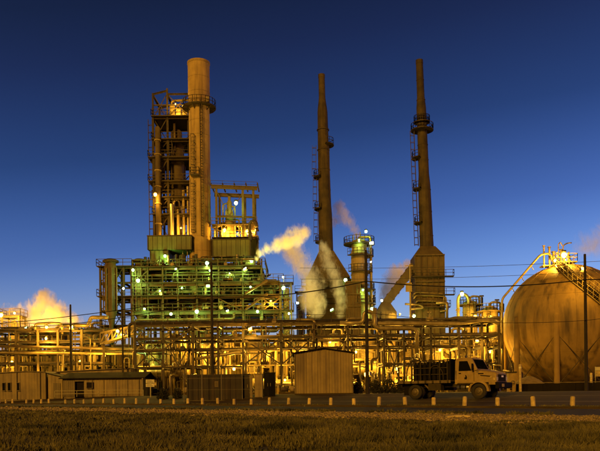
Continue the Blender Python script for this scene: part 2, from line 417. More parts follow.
# a weathered board lying on the gravel
def board():
    Y = .84 * F / (418.3 - (V0 - 158 * sR)); a, b = P(446.5, 418.3, Y), P(470, 418.0, Y)
    t = thing('plank', 'pale weathered plank lying on the gravel in front of the truck', 'plank', (a.x, Y, 0))
    V = []
    for i in range(9):
        f = i / 8; x = a.x + (b.x - a.x) * f; y = Y + .10 * f + .015 * math.sin(5 * f); w = .13 + .012 * math.sin(i * 1.9)
        V += [(x, y - w, .02), (x, y + w, .02), (x, y + w, .085 + .02 * math.sin(3 * f)), (x, y - w, .085 + .02 * math.sin(3 * f))]
    Fc = [(3, 2, 1, 0), (32, 33, 34, 35)]
    for i in range(8):
        for j in range(4): Fc.append((i * 4 + j, i * 4 + (j + 1) % 4, i * 4 + 4 + (j + 1) % 4, i * 4 + 4 + j))
    mesh(t, 'board', V, Fc, M_BOLL)
    for f in (.08, .93): x = a.x + (b.x - a.x) * f; rod(t, 'nail', (x, Y + .1 * f, .06), (x, Y + .1 * f, .12), .012, M_GALV, 6)
board()

# ------------------------------------------------------------------ bollards
ORD = 'first second third fourth fifth sixth seventh eighth ninth tenth eleventh twelfth thirteenth fourteenth fifteenth sixteenth seventeenth eighteenth nineteenth twentieth'.split()
TENS = ['', '', 'twenty', 'thirty', 'forty']
def nth(i):
    if i <= 20: return ORD[i - 1]
    if i % 10 == 0: return {30: 'thirtieth', 40: 'fortieth'}[i]
    return TENS[i // 10] + '-' + ORD[i % 10 - 1]
def bollard_mesh():
    bm = bmesh.new(); bmesh.ops.create_cone(bm, cap_ends=True, segments=14, radius1=.115, radius2=.108, depth=.6)
    bmesh.ops.translate(bm, verts=bm.verts, vec=(0, 0, .25))
    e = [x for x in bm.edges if all(v.co.z > .5 for v in x.verts)]; bmesh.ops.bevel(bm, geom=e, offset=.025, segments=2, affect='EDGES')
    me = bpy.data.meshes.new('bollard'); bm.to_mesh(me); bm.free(); me.materials.append(M_BOLL)
    me.polygons.foreach_set('use_smooth', [True] * len(me.polygons)); me.set_sharp_from_angle(angle=R(40)); return me
bme = bollard_mesh()
t_start = (12.26 - NX * P0) / DX
i = 0; count = 0
hints = {1: 'short cream bollard at the right end of the roadside row', 3: 'short cream bollard in front of the truck bumper', 4: "short cream bollard in front of the truck's front wheel"}
for k in range(-1, 40):
    if k in (28, 33): continue
    q = road_pt(t_start - 1.915 * k, 0)
    if k == -1: pass
    count += 1
    if k == -1: count = 0; continue
    o = bpy.data.objects.new('bollard', bme); COL.objects.link(o); o.location = (q.x, q.y, 0); o.rotation_euler = (random.uniform(-.06, .06), random.uniform(-.07, .07), random.random() * 6)
    o.scale = (1, 1, random.uniform(.88, 1.05))
    setp(o, hints.get(count, 'short cream bollard, %s from the right end of the roadside row' % nth(count)), 'bollard', 'bollards along the road')
    if P0 and (q.x / q.y * F + 300) < -5: break

# ------------------------------------------------------------------ corrugated walls
def corrug_mesh(w, h, m, key, depth=.035, pitch=.25, htop=None):
    """a sheet w wide, h high, standing on x=0..w, facing -y"""
    htop = htop if htop is not None else h
    k = ('cor', key); 
    if k in CACHE: return CACHE[k]
    if key[0] in ('lbf', 'lt', 'ls2', 'rs', 'ctf', 'cts'): depth = .014; pitch = .38
    n = max(1, round(w / pitch)); xs = []
    for i in range(n):
        a = i * w / n; q = w / n
        xs += [(a, 0), (a + q * .52, 0), (a + q * .62, -depth), (a + q * .90, -depth)]
    xs += [(w, 0)]
    V = [(x, y, 0) for x, y in xs] + [(x, y, h + (htop - h) * x / w) for x, y in xs]; n = len(xs)
    me = _mesh('corrugated_sheet', V, [(i, i + 1, n + i + 1, n + i) for i in range(n - 1)], m); CACHE[k] = me; return me
def clad_wall(par, a, b, z0, h, m, key, pw=1.0, hfun=None):
    """corrugated panels from a to b (local xy), each panel a part; outward side is to the right of a->b"""
    a, b = Vector((a[0], a[1], 0)), Vector((b[0], b[1], 0)); L = (b - a).length; n = max(1, round(L / pw)); w = L / n
    ang = math.atan2(b.y - a.y, b.x - a.x)
    for i in range(n):
        p = a.lerp(b, i / n)
        h0 = hfun(i * w) if hfun else h; h1 = hfun((i + 1) * w) if hfun else h
        me = corrug_mesh(w - .012, h0, m, (key, round(w, 3), round(h0, 3), round(h1, 3), m.name), htop=h1)
        M = Matrix.Translation((p.x, p.y, z0 + random.uniform(-.004, .004))) @ Matrix.Rotation(ang, 4, 'Z')
        link('panel', me, par, M)

# ------------------------------------------------------------------ grey-tan shed in the middle
def shed():
    c0 = P(295.5, 394, 64); c1 = P(352.5, 393.5, 64); w = c1.x - c0.x; z0 = gz(c0.x, 64)
    t = thing('storage_shed', 'plain tan corrugated storage shed with low gable roof, standing by the utility pole', 'shed', (c0.x, 64, z0), world=False)
    he, hp, dp = PZ(296, 353.5, 64) - z0, PZ(324, 348.8, 64) - z0, 6.0
    f = lambda x: he + (hp - he) * (1 - abs(x - w / 2) / (w / 2))
    box(t, 'core', (.05, .06, -.2), (w - .05, dp - .06, he - .02), M_CLADD)
    clad_wall(t, (0, 0), (w, 0), 0, 0, M_CLADT, 'shedf', 1.03, f)
    clad_wall(t, (w, 0), (w, dp), 0, he, M_CLADT, 'sheds'); clad_wall(t, (0, dp), (0, 0), 0, he, M_CLADT, 'sheds'); clad_wall(t, (w, dp), (0, dp), 0, 0, M_CLADT, 'shedb', 1.03, f)
    for s in (0, 1):
        xa = -.28 if s == 0 else w + .28; za = he - .28 * (hp - he) / (w / 2)
        V = [(xa, -.3, za + .02), (w / 2, -.3, hp + .02), (w / 2, dp + .3, hp + .02), (xa, dp + .3, za + .02)]
        V += [(x, y, z + .07) for x, y, z in V]
        mesh(t, 'roof_slope', V, [(0, 1, 2, 3), (7, 6, 5, 4), (0, 4, 5, 1), (1, 5, 6, 2), (2, 6, 7, 3), (3, 7, 4, 0)], M_ROOF)
    seg(t, 'corner_trim', (-.02, -.05, 0), (-.02, -.05, he), .09, M_CLADD); seg(t, 'corner_trim', (w + .02, -.05, 0), (w + .02, -.05, he), .09, M_CLADD)
    box(t, 'base_plinth', (-.08, -.1, -.3), (w + .08, dp + .08, .10), M_YARD)
shed()

# ------------------------------------------------------------------ buildings at the left
def left_building():
    Y = 92.; a = P(-40, 397, Y); b = P(46.5, 397, Y); z0 = gz(b.x, Y); w = b.x - a.x
    t = thing('low_building', 'long pale metal building with three slit windows at the left edge', 'building', (a.x, Y, z0), world=False)
    h0 = PZ(0, 373, Y) - z0; h1 = PZ(30, 371.6, Y) - z0; dp = 8
    box(t, 'core', (.05, .06, -.3), (w - .05, dp, h1 - .15), M_CLADD)
    pk = w * .80; f = lambda x: h0 - .3 + (h1 - h0 + .3) * (x / pk if x < pk else 1 - .35 * (x - pk) / (w - pk))
    wins = [PX(u, 386, Y) - a.x for u in (4.0, 9.4, 18.2)]
    clad_wall(t, (0, 0), (w, 0), 0, 0, M_CLADT, 'lbf', 1.15, f); clad_wall(t, (w, 0), (w, dp), 0, f(w), M_CLADT, 'lbs')
    for i, x in enumerate(wins):
        zb, zt, hw = PZ(10, 390.5, Y) - z0, PZ(10, 383, Y) - z0, .16
        fr = box(t, 'window', (x - hw - .06, -.10, zb - .06), (x + hw + .06, -.035, zt + .06), M_BED if i == 1 else M_CLADD)
        box(fr, 'pane', (x - hw, -.115, zb), (x + hw, -.09, zt), M_GLASS)
        box(fr, 'sill', (x - hw - .1, -.17, zb - .12), (x + hw + .1, -.036, zb - .065), M_CLADD)
    for i in range(8):
        x0, x1 = w * i / 8, w * (i + 1) / 8
        V = [(x0, -.2, f(x0) + .01), (x1, -.2, f(x1) + .01), (x1, dp, f(x1) + .05), (x0, dp, f(x0) + .05)]; V += [(x, y, z + .10) for x, y, z in V]
        mesh(t, 'roof_sheet', V, [(0, 1, 2, 3), (7, 6, 5, 4), (0, 4, 5, 1), (1, 5, 6, 2), (2, 6, 7, 3), (3, 7, 4, 0)], M_CLADD)
    for x in (w * .66, w * .93): seg(t, 'downpipe', (x, -.1, 0), (x, -.1, f(x) - .05), .09, M_CLADD)
    seg(t, 'corner_trim', (w + .02, -.05, 0), (w + .02, -.05, f(w)), .14, M_ROOF)
left_building()
def lean_to():
    Y = 90.5; a = P(48.3, 397, Y); b = P(62.8, 397, Y); z0 = gz(b.x, Y); w = b.x - a.x
    t = thing('lean_to', 'narrow lean-to with sloping top between the two long low buildings', 'shed', (a.x, Y, z0), world=False)
    h0 = PZ(48, 374, Y) - z0; h1 = PZ(63, 377.6, Y) - z0; dp = 6
    f = lambda x: h0 + (h1 - h0) * x / w
    clad_wall(t, (0, 0), (w, 0), 0, 0, M_CLADT, 'lt', .95, f); clad_wall(t, (w, 0), (w, dp), 0, h1, M_CLADD, 'lts')
    box(t, 'core', (.05, .06, -.3), (w - .05, dp, h1 - .1), M_CLADD)
    V = [(-.1, -.2, h0 + .03), (w + .15, -.2, h1 - .02), (w + .15, dp, h1 - .02), (-.1, dp, h0 + .03)]; V += [(x, y, z + .09) for x, y, z in V]
    mesh(t, 'roof_sheet', V, [(0, 1, 2, 3), (7, 6, 5, 4), (0, 4, 5, 1), (1, 5, 6, 2), (2, 6, 7, 3), (3, 7, 4, 0)], M_ROOF)
    d = box(t, 'door', (w * .35, -.09, .02), (w * .35 + .9, -.04, 1.95), M_CLADD); box(d, 'handle', (w * .35 + .72, -.14, .95), (w * .35 + .84, -.095, 1.05), M_DKS)
lean_to()
def long_shed():
    Y = 89.; a = P(63.2, 397, Y); b = P(142, 396, Y); z0 = gz(b.x, Y); w = b.x - a.x
    t = thing('long_low_shed', 'long low dull metal shed with dark overhanging roof and an open dark doorway', 'shed', (a.x, Y, z0), world=False)
    h = PZ(100, 378.4, Y) - z0; dp = 7; hr = h + .75
    d0, d1 = PX(75, 388, Y) - a.x, PX(84, 388, Y) - a.x
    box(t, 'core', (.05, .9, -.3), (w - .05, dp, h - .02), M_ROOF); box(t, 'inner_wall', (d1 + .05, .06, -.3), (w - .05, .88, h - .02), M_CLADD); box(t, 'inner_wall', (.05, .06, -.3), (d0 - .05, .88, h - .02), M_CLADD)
    clad_wall(t, (0, 0), (d0, 0), 0, h, M_CLADD, 'ls1', 1.1); clad_wall(t, (d1, 0), (w, 0), 0, h, M_CLADT, 'ls2', 1.15)
    box(t, 'door_lintel', (d0, -.04, h - .35), (d1, .05, h), M_CLADD)
    dr = box(t, 'sliding_door', (d0 + .02, .35, 0), (d1 - .02, .40, h - .36), M_ROOF)
    for y0, y1, za, zb in ((-.45, dp / 2, h - .05, hr), (dp / 2, dp + .3, hr, h - .05)):
        for i in range(10):
            x0, x1 = -.4 + (w + .8) * i / 10, -.4 + (w + .8) * (i + 1) / 10 - .01
            V = [(x0, y0, za), (x1, y0, za), (x1, y1, zb), (x0, y1, zb)]; V += [(x, y, z + .10) for x, y, z in V]
            mesh(t, 'roof_sheet', V, [(0, 1, 2, 3), (7, 6, 5, 4), (0, 4, 5, 1), (1, 5, 6, 2), (2, 6, 7, 3), (3, 7, 4, 0)], M_ROOF)
    bx = PX(87, 388, Y) - a.x; c = box(t, 'meter_box', (bx, -.30, 1.0), (bx + .75, -.045, 1.8), M_CLADD); box(c, 'lid', (bx + .06, -.33, 1.06), (bx + .69, -.305, 1.74), M_ROOF)
    for k in range(5): x = d1 + 1.0 + k * 1.45; seg(t, 'wall_post', (x, -.07, 0), (x, -.07, h - .06), .07, M_CLADD)
    mb = MB()
    rail(t, [(-.5, -1.6, 0), (w + .5, -1.6, 0)], M_GALV, .75, .06, 2.4, name='guard_rail')
long_shed()
def rear_shed():
    Y = 97.; a = P(50, 396, Y); b = P(131, 396, Y); z0 = .7; w = b.x - a.x
    t = thing('rear_shed', 'pale flat-topped shed rising just behind the dark roof of the long shed', 'shed', (a.x, Y, z0), world=False)
    h = PZ(60, 372.5, Y) - z0; h2 = PZ(131, 368.5, Y) - z0
    f = lambda x: h + (h2 - h) * x / w
    clad_wall(t, (0, 0), (w, 0), 0, 0, M_CLADT, 'rs', 1.2, f); box(t, 'core', (.05, .06, -.3), (w - .05, 5, h - .1), M_CLADD); clad_wall(t, (w, 0), (w, 5), 0, h2, M_CLADD, 'rss')
    V = [(-.2, -.3, f(0) + .01), (w + .2, -.3, f(w) + .01), (w + .2, 5.2, f(w) + .01), (-.2, 5.2, f(0) + .01)]; V += [(x, y, z + .1) for x, y, z in V]
    mesh(t, 'roof_sheet', V, [(0, 1, 2, 3), (7, 6, 5, 4), (0, 4, 5, 1), (1, 5, 6, 2), (2, 6, 7, 3), (3, 7, 4, 0)], M_CLADD)
rear_shed()
def sign():
    Y = 78.; c = P(150.5, 392, Y); z0 = gz(c.x, Y)
    t = thing('notice_board', 'white two-plate notice on a post right of the long low shed', 'sign', (c.x, Y, z0))
    seg(t, 'post', (c.x, Y, z0 - .2), (c.x, Y, PZ(150, 379.5, Y)), .09, M_GALV)
    for i, (va, vb, ua, ub) in enumerate(((379.6, 383.1, 146, 154.4), (383.5, 387, 146, 154.4))):
        p, q = P(ua, vb, Y), P(ub, va, Y)
        pl = box(t, 'sign_plate', (p.x, Y - .09, p.z), (q.x, Y - .05, q.z), M_WHT)
        for k in range(2): zz = p.z + (q.z - p.z) * (.28 + .36 * k); box(pl, 'lettering', (p.x + .12, Y - .096, zz - .022), (q.x - .12 - .15 * k, Y - .0905, zz + .022), M_INK)
    pl = box(t, 'arrow_plate', (PX(154.6, 384, Y), Y - .085, PZ(154, 385.4, Y)), (PX(156.4, 384, Y), Y - .045, PZ(154, 382.6, Y)), M_BOLL)
sign()

# ------------------------------------------------------------------ dark container, cabinets and fence left of the shed
def container():
    Y = 62.; a = P(187, 397, Y); b = P(242.5, 397, Y); z0 = gz(a.x, Y); w = b.x - a.x; h = PZ(215, 374.6, Y) - z0; dp = 2.4
    t = thing('container', 'long dark brown corrugated container behind the thin fence posts', 'container', (a.x, Y, z0), world=False)
    box(t, 'core', (.05, .06, .06), (w - .05, dp - .06, h - .05), M_CONT)
    n = 5
    clad_wall(t, (.08, 0), (w - .08, 0), .12, h - .24, M_CONT, 'ctf', w / n); clad_wall(t, (w, .08), (w, dp - .08), .12, h - .24, M_CONT, 'cts', 1.12); clad_wall(t, (0, dp - .08), (0, .08), .12, h - .24, M_CONT, 'cts', 1.12)
    for z in (0, h - .12): seg(t, 'rail', (0, 0, z + .06), (w, 0, z + .06), .12, M_CONT); seg(t, 'rail', (0, dp, z + .06), (w, dp, z + .06), .12, M_CONT)
    for x in (.06, w - .06):
        for y in (0, dp): seg(t, 'corner_post', (x, y - .01, .0), (x, y - .01, h), .14, M_CONT)
    box(t, 'roof', (.02, .02, h - .03), (w - .02, dp - .02, h + .02), M_CONT)
    for x in (.4, w - .4): box(t, 'skid', (x - .2, .1, -.14), (x + .2, dp - .1, .0), M_TGRY)
    q = P(216.6, 387, Y); nt_ = box(t, 'notice_plate', (q.x - a.x - .16, -.075, q.z - z0), (q.x - a.x + .16, -.05, PZ(216, 381.4, Y) - z0), M_BED)
    for k in range(3): box(nt_, 'lettering', (q.x - a.x - .11, -.08, q.z - z0 + .12 + k * .11), (q.x - a.x + .11, -.0755, q.z - z0 + .155 + k * .11), M_INK)
container()
def fence():
    Y = 60.8; us = (184, 202, 221.5, 242.4, 262.5); a = P(us[0], 398, Y); z0 = gz(a.x, Y)
    t = thing('wire_fence', 'thin galvanised fence posts and rails in front of the dark container', 'fence', (a.x, Y, z0))
    for u in us: x = PX(u, 390, Y); rod(t, 'post', (x, Y, z0 - .2), (x, Y, PZ(u, 373.6, Y)), .035, M_GALV, 8)
    for z in (.15, 1.05, 2.0): rod(t, 'rail', (PX(us[0], 390, Y), Y - .045, z0 + z), (PX(us[-1], 390, Y), Y - .045, z0 + z), .012, M_GALV, 6)
fence()
def cabinet(u0, u1, v0, v1, Y, dp, m, label, panel=None, nm='equipment_cabinet'):
    a = P(u0, v1, Y); b = P(u1, v0, Y); z0 = gz(a.x, Y); w = b.x - a.x; h = b.z - z0
    t = thing(nm, label, 'cabinet', (a.x, Y, z0), world=False)
    box(t, 'body', (0, 0, 0), (w, dp, h), m); n = 2 if w > .9 else 1
    for i in range(n):
        d = box(t, 'door', (.04 + i * (w - .04) / n, -.03, .12), ((i + 1) * (w - .04) / n, -.002, h - .08), panel or m)
        x = (i + 1) * (w - .04) / n - .12 if i == 0 else i * (w - .04) / n + .12
        box(d, 'handle', (x - .02, -.06, h * .45), (x + .02, -.031, h * .58), M_GALV)
    box(t, 'cap', (-.05, -.07, h), (w + .05, dp + .05, h + .05), m); box(t, 'base', (-.06, -.05, -.2), (w + .06, dp + .05, .05), M_YARD)
cabinet(243.6, 249.3, 374.4, 396.5, 62.3, 1.6, M_CONT, 'narrow dark cabinet tight against the right end of the brown container')  # no real cabinet: a dark box fills what is only a dark gap
cabinet(249.9, 252.2, 376, 396.5, 62.0, .3, M_CLADT, 'slim pale post-like cabinet between two dark cabinets')
cabinet(254.8, 262.6, 374.2, 396.5, 62.2, 1.2, M_CLADT, 'pale tan cabinet with two doors right of the brown container')
cabinet(264, 274.6, 373, 396, 62.5, 1.8, M_TBLK, 'black equipment cabinet standing left of the lit yard opening')

# ------------------------------------------------------------------ truck
def loft(par, name, secs, m, cap=True):
    """secs: list of equal-length rings of points"""
    V = [p for s in secs for p in s]; n = len(secs[0]); Fc = []
    for i in range(len(secs) - 1):
        for j in range(n): Fc.append((i * n + j, i * n + (j + 1) % n, (i + 1) * n + (j + 1) % n, (i + 1) * n + j))
    if cap: Fc += [tuple(range(n))[::-1], tuple(range((len(secs) - 1) * n, len(secs) * n))]
    o = mesh(par, name, V, Fc, m, True); me = o.data
    bm = bmesh.new(); bm.from_mesh(me); bmesh.ops.recalc_face_normals(bm, faces=bm.faces); bm.to_mesh(me); bm.free(); me.set_sharp_from_angle(angle=R(32)); return o
def rrect(x, hw, zb, zt, r, k=4, crown=.0):
    pts = [(x, -hw, zb), (x, hw, zb)]
    for i in range(k + 1): a = i / k * math.pi / 2; pts.append((x, hw - r + r * math.cos(a), zt - r + r * math.sin(a)))
    pts.append((x, 0, zt + crown))
    for i in range(k + 1): a = math.pi / 2 + i / k * math.pi / 2; pts.append((x, -hw + r + r * math.cos(a), zt - r + r * math.sin(a)))
    return pts
def truck():
    yaw = R(-36); f = P(478.5, 399, 43.4); z0 = gz(f.x, f.y) 
    t = thing('flatbed_truck', 'yellow medium-duty flatbed truck with a dark cylinder rack parked beyond the bollards', 'truck', (f.x + 1.0 * math.sin(yaw) * -1, f.y + 1.0 * math.cos(yaw), z0), yaw=yaw, world=False)
    WB = 4.2; S = -1   # S: side towards the camera is y<0
    # hood
    hs = [rrect(-.30, .98, 1.0, 1.74, .16, 4, .04), rrect(.1, .97, 1.0, 1.73, .17, 4, .05), rrect(.55, .94, 1.0, 1.68, .18, 4, .05), rrect(.9, .90, 1.0, 1.61, .18, 4, .05), rrect(1.02, .88, 1.0, 1.55, .16, 4, .04), rrect(1.07, .86, 1.02, 1.48, .12, 4, .03)]
    hd = loft(t, 'hood', hs, M_YEL)
    for s in (-1, 1):
        box(hd, 'hood_vent', (-.02, s * .985 - .012, 1.50), (.32, s * .985 + .012, 1.56), M_TBLK)
        seg(hd, 'crease', (.12, s * .978, 1.42), (.72, s * .945, 1.36), .02, M_TBLK, .05)
        for k in range(1): box(hd, 'badge', (-.12, s * .99 - .008, 1.62), (.02, s * .99 + .008, 1.67), M_CHR)
    # grille
    g = box(t, 'grille', (1.055, -.60, 1.06), (1.10, .60, 1.46), M_TBLK)
    for k in range(5): box(g, 'grille_bar', (1.10, -.58, 1.10 + k * .075), (1.115, .58, 1.125 + k * .075), M_TGRY)
    box(g, 'badge', (1.115, -.16, 1.30), (1.125, .16, 1.40), M_CHR)
    box(g, 'grille_surround', (1.05, -.66, 1.462), (1.105, .66, 1.52), M_YEL)
    for s in (-1, 1):
        hl = box(t, 'headlight', (1.0, s * .74 - .11, 1.10), (1.085, s * .74 + .11, 1.30), M_CHR); box(hl, 'lens', (1.086, s * .74 - .10, 1.11), (1.095, s * .74 + .10, 1.29), M_WHT)
        box(t, 'turn_signal', (.90, s * .905 - .02, 1.12), (1.02, s * .905 + .015, 1.27), M_BOLL)
        # fender arch
        V = []; Fc = []; n = 12
        for i in range(n + 1):
            a = math.pi * (1.02 - 1.04 * i / n)
            for r_, y_ in ((.53, 1.02), (.66, 1.00), (.53, .72), (.66, .72)): V.append((r_ * math.cos(a), s * y_, .50 + r_ * math.sin(a) * .95))
        for i in range(n):
            k = i * 4; Fc += [(k, k + 4, k + 5, k + 1), (k + 2, k + 3, k + 7, k + 6), (k, k + 2, k + 6, k + 4), (k + 1, k + 5, k + 7, k + 3)]
        mesh(t, 'front_fender', V, Fc, M_YEL, False)
        fl = box(t, 'fender_panel', (.62, s * .90 - .05, .86), (1.03, s * .90 + .03, 1.02), M_YEL)
    bp = loft(t, 'bumper', [[(x, y, z) for x, z in ((1.10, .62), (1.30, .64), (1.32, .80), (1.30, .98), (1.10, 1.0))] for y in (-1.12, 1.12)], M_TBLK)
    box(bp, 'license_plate', (1.321, -.62, .72), (1.33, -.25, .90), M_BOLL)
    for y in (-.8, .8): box(bp, 'tow_hook', (1.30, y - .05, .52), (1.40, y + .05, .62), M_TBLK)
    # cab
    prof = [(-1.50, .92), (-1.50, 2.34), (-1.44, 2.45), (-1.30, 2.50), (-.62, 2.51), (-.46, 2.46), (-.40, 2.40), (-.05, 1.76), (-.28, 1.72), (-.28, .92)]
    def hw(z): return 1.0 if z < 1.72 else 1.0 - .13 * (z - 1.72) / .8
    cb = loft(t, 'cab', [[(x, s * hw(z), z) for x, z in prof] for s in (-1, 1)], M_YEL)
    def slab(par, name, q, m, th=.014):
        V = [Vector(v) for v in q]; nrm = (V[1] - V[0]).cross(V[2] - V[0]).normalized() * th
        V2 = [v + nrm for v in V] + [v - nrm for v in V]; n = len(q)
        return mesh(par, name, V2, [tuple(range(n)), tuple(range(2 * n - 1, n - 1, -1))] + [(i, n + i, n + (i + 1) % n, (i + 1) % n) for i in range(n)], m)
    for s in (-1, 1):
        dp_ = [(-1.33, .98), (-1.33, 2.38), (-.66, 2.38), (-.33, 1.74), (-.33, .98)]
        dr = slab(t, 'door', [(x, s * (hw(z) + .006), z) for x, z in dp_], M_YEL, .010)
        wn = slab(dr, 'window', [(x, s * (hw(z) + .022), z) for x, z in ((-1.24, 1.72), (-1.24, 2.31), (-.71, 2.31), (-.42, 1.72))], M_GLASS, .006)
        box(dr, 'handle', (-1.24, s * 1.022 - .015, 1.55), (-1.10, s * 1.022 + .015, 1.60), M_TBLK)
        em = slab(dr, 'door_emblem', [(x, s * 1.022, z) for x, z in ((-.86, 1.20), (-.72, 1.20), (-.70, 1.32), (-.76, 1.46), (-.82, 1.46), (-.80, 1.34), (-.88, 1.30))], M_TBLK, .004)
        mr = box(t, 'mirror', (-.30, s * 1.22 - .09, 1.72), (-.24, s * 1.22 + .09, 2.14), M_TBLK); seg(mr, 'bracket', (-.27, s * 1.0, 1.80), (-.27, s * 1.2, 1.84), .03, M_TBLK)
        st = box(t, 'step', (-1.35, s * .84 - .16, .48), (-.62, s * .84 + .16, .60), M_TGRY)
        rod(t, 'fuel_tank', (-1.42, s * .72, .72), (-.66, s * .72, .72), .20, M_CHR, 14)
        seg(t, 'tank_strap', (-1.2, s * .93, .50), (-1.2, s * .93, .94), .06, M_TBLK); seg(t, 'tank_strap', (-.85, s * .93, .50), (-.85, s * .93, .94), .06, M_TBLK)
    slab(t, 'windshield', [(-.09, -.86, 1.82), (-.09, .86, 1.82), (-.41, .79, 2.405), (-.41, -.79, 2.405)], M_GLASS, .012)
    slab(t, 'rear_window', [(-1.512, -.6, 1.75), (-1.512, .6, 1.75), (-1.512, .6, 2.2), (-1.512, -.6, 2.2)], M_GLASS, .006)
    for s in (-1, 1):
        seg(t, 'wiper', (-.085, s * .1, 1.84), (-.20, s * .55, 2.06), .02, M_TBLK); box(t, 'door_sill', (-1.34, s * 1.012 - .012, .935), (-.32, s * 1.012 + .012, .975), M_TGRY)
        seg(t, 'grab_handle', (-1.42, s * 1.03, 1.2), (-1.42, s * 1.03, 1.75), .03, M_CHR); box(t, 'side_marker', (.70, s * .955 - .01, 1.28), (.82, s * .955 + .01, 1.33), M_BOLL)
        seg(t, 'cab_seam', (-.27, s * .998, 1.02), (-.27, s * .998, 1.70), .02, M_TBLK, .012)
    rod(t, 'antenna', (-.15, .9, 1.72), (-.35, .92, 2.9), .012, M_TBLK, 6)
    for y in (-.5, -.25, 0, .25, .5): box(t, 'marker_light', (-.58, y - .05, 2.505), (-.50, y + .05, 2.55), M_BOLL)
    # wheels
    def wheel(x, y, s, nm='wheel'):
        w = lathe(t, nm, (x, y, .47), [(.27, -.12), (.30, -.13), (.43, -.125), (.462, -.10), (.47, -.05), (.47, .05), (.462, .10), (.43, .125), (.30, .13), (.27, .12)], M_RUB, 30, 'y')
        lathe(w, 'rim', (x, y, .47), [(.28, -.11 * 1), (.275, .0), (.20, s * .05), (.13, s * .07), (.12, s * .13), (.05, s * .15), (.001, s * .15)], M_RIM, 24, 'y')
        for i in range(8): a = i * math.pi / 4; rod(w, 'wheel_nut', (x + .165 * math.cos(a), y + s * .05, .47 + .165 * math.sin(a)), (x + .165 * math.cos(a), y + s * .095, .47 + .165 * math.sin(a)), .02, M_RIM, 6)
    for s in (-1, 1):
        wheel(0, s * .88, s); wheel(-WB, s * .92, s); wheel(-WB, s * .62, s)
        seg(t, 'mud_flap', (-WB - .62, s * .78, .25), (-WB - .62, s * .78, .95), .55, M_TBLK, .02)
    seg(t, 'axle', (0, -.8, .47), (0, .8, .47), .12, M_TGRY); seg(t, 'axle', (-WB, -.6, .47), (-WB, .6, .47), .16, M_TGRY)
    lathe(t, 'differential', (-WB, 0, .47), dome(.24, .2, 0, False) + dome(.24, .2, 0, True)[1:], M_TGRY, 14)
    for y in (-.42, .42): seg(t, 'chassis_rail', (-5.4, y, .86), (1.1, y, .86), .09, M_TGRY, .24)
    # bed
    b0, b1 = -5.25, -1.68
    for i in range(12): box(t, 'deck_plank', (b0, -1.2 + i * .2 + .006, 1.10), (b1, -1.2 + (i + 1) * .2 - .006, 1.15), M_BED)
    for y in (-1.22, 1.22): sr = box(t, 'side_rail', (b0, y - .03, 1.00), (b1, y + .03, 1.17), M_BED)
    for k in range(9): x = b0 + .25 + k * (b1 - b0 - .5) / 8; box(t, 'crossmember', (x - .04, -1.19, .99), (x + .04, 1.19, 1.095), M_TGRY)
    for k in range(7): x = b0 + .4 + k * .5; box(t, 'stake_pocket', (x - .05, -1.30, 1.0), (x + .05, -1.255, 1.16), M_TGRY)
    box(t, 'tail_board', (b0 - .08, -1.2, .95), (b0 - .01, 1.2, 1.16), M_TGRY)
    for s in (-1, 1): box(t, 'tail_light', (b0 - .11, s * 1.0 - .1, 1.0), (b0 - .082, s * 1.0 + .1, 1.1), M_BOLL)
    for s in (-1, 1):
        box(t, 'tool_box', (-3.2, s * .95 - .24, .55), (-2.35, s * .95 + .24, .98), M_TGRY)
        seg(t, 'underbed_brace', (-3.6, s * .9, .98), (-3.25, s * .9, .62), .08, M_BED)
    # headache rack and cylinder rack
    hb = box(t, 'headboard', (-1.78, -1.15, 1.16), (-1.70, 1.15, 2.46), M_TBLK)
    r0, r1 = -4.4, -1.95
    for y in (-1.08, 1.08):
        for x in (r0, r0 + .65, r0 + 1.3, r0 + 1.95, r1): seg(t, 'rack_post', (x, y, 1.15), (x, y, 2.42), .055, M_TGRY)
        for z in (1.55, 1.95, 2.42): seg(t, 'rack_rail', (r0, y - .05 * (1 if y > 0 else -1), z), (r1, y - .05 * (1 if y > 0 else -1), z), .05, M_TGRY)
    for x in (r0, (r0 + r1) / 2, r1): seg(t, 'rack_rail', (x, -1.08, 2.47), (x, 1.08, 2.47), .05, M_TGRY)
    for y in (-1.08, 1.08): tube(t, 'rack_hoop', [(r0 - .35, y, 1.15), (r0 - .32, y, 1.9), (r0 - .02, y, 2.44), (r0 + .6, y, 2.47)], .04, M_TGRY, 8, .4)
    for row, y in enumerate((-.86, -.42, .02, .46, .88)):
        for i in range(8):
            x = r0 + .18 + i * .32
            if row in (1, 2, 3) and i % 2: continue
            lathe(t, 'cylinder', (x, y, 1.152), [(.001, 0), (.135, 0), (.14, .04), (.14, .95)] + dome(.14, .14, .95)[1:-1] + [(.05, 1.09), (.05, 1.2), (.001, 1.2)], M_TBLK, 14)
    tube(t, 'hose', [(-3.1, -1.18, 1.2), (-3.05, -1.2, 2.0), (-2.6, -1.2, 2.15), (-2.2, -1.2, 1.7), (-2.15, -1.2, 1.2)], .03, M_TGRY, 7, .4)
    tube(t, 'exhaust_pipe', [(-1.6, .5, .7), (-1.6, .9, .75), (-1.6, .95, 1.2), (-1.6, .95, 2.75)], .06, M_CHR, 9, .15)
    return t
truck()

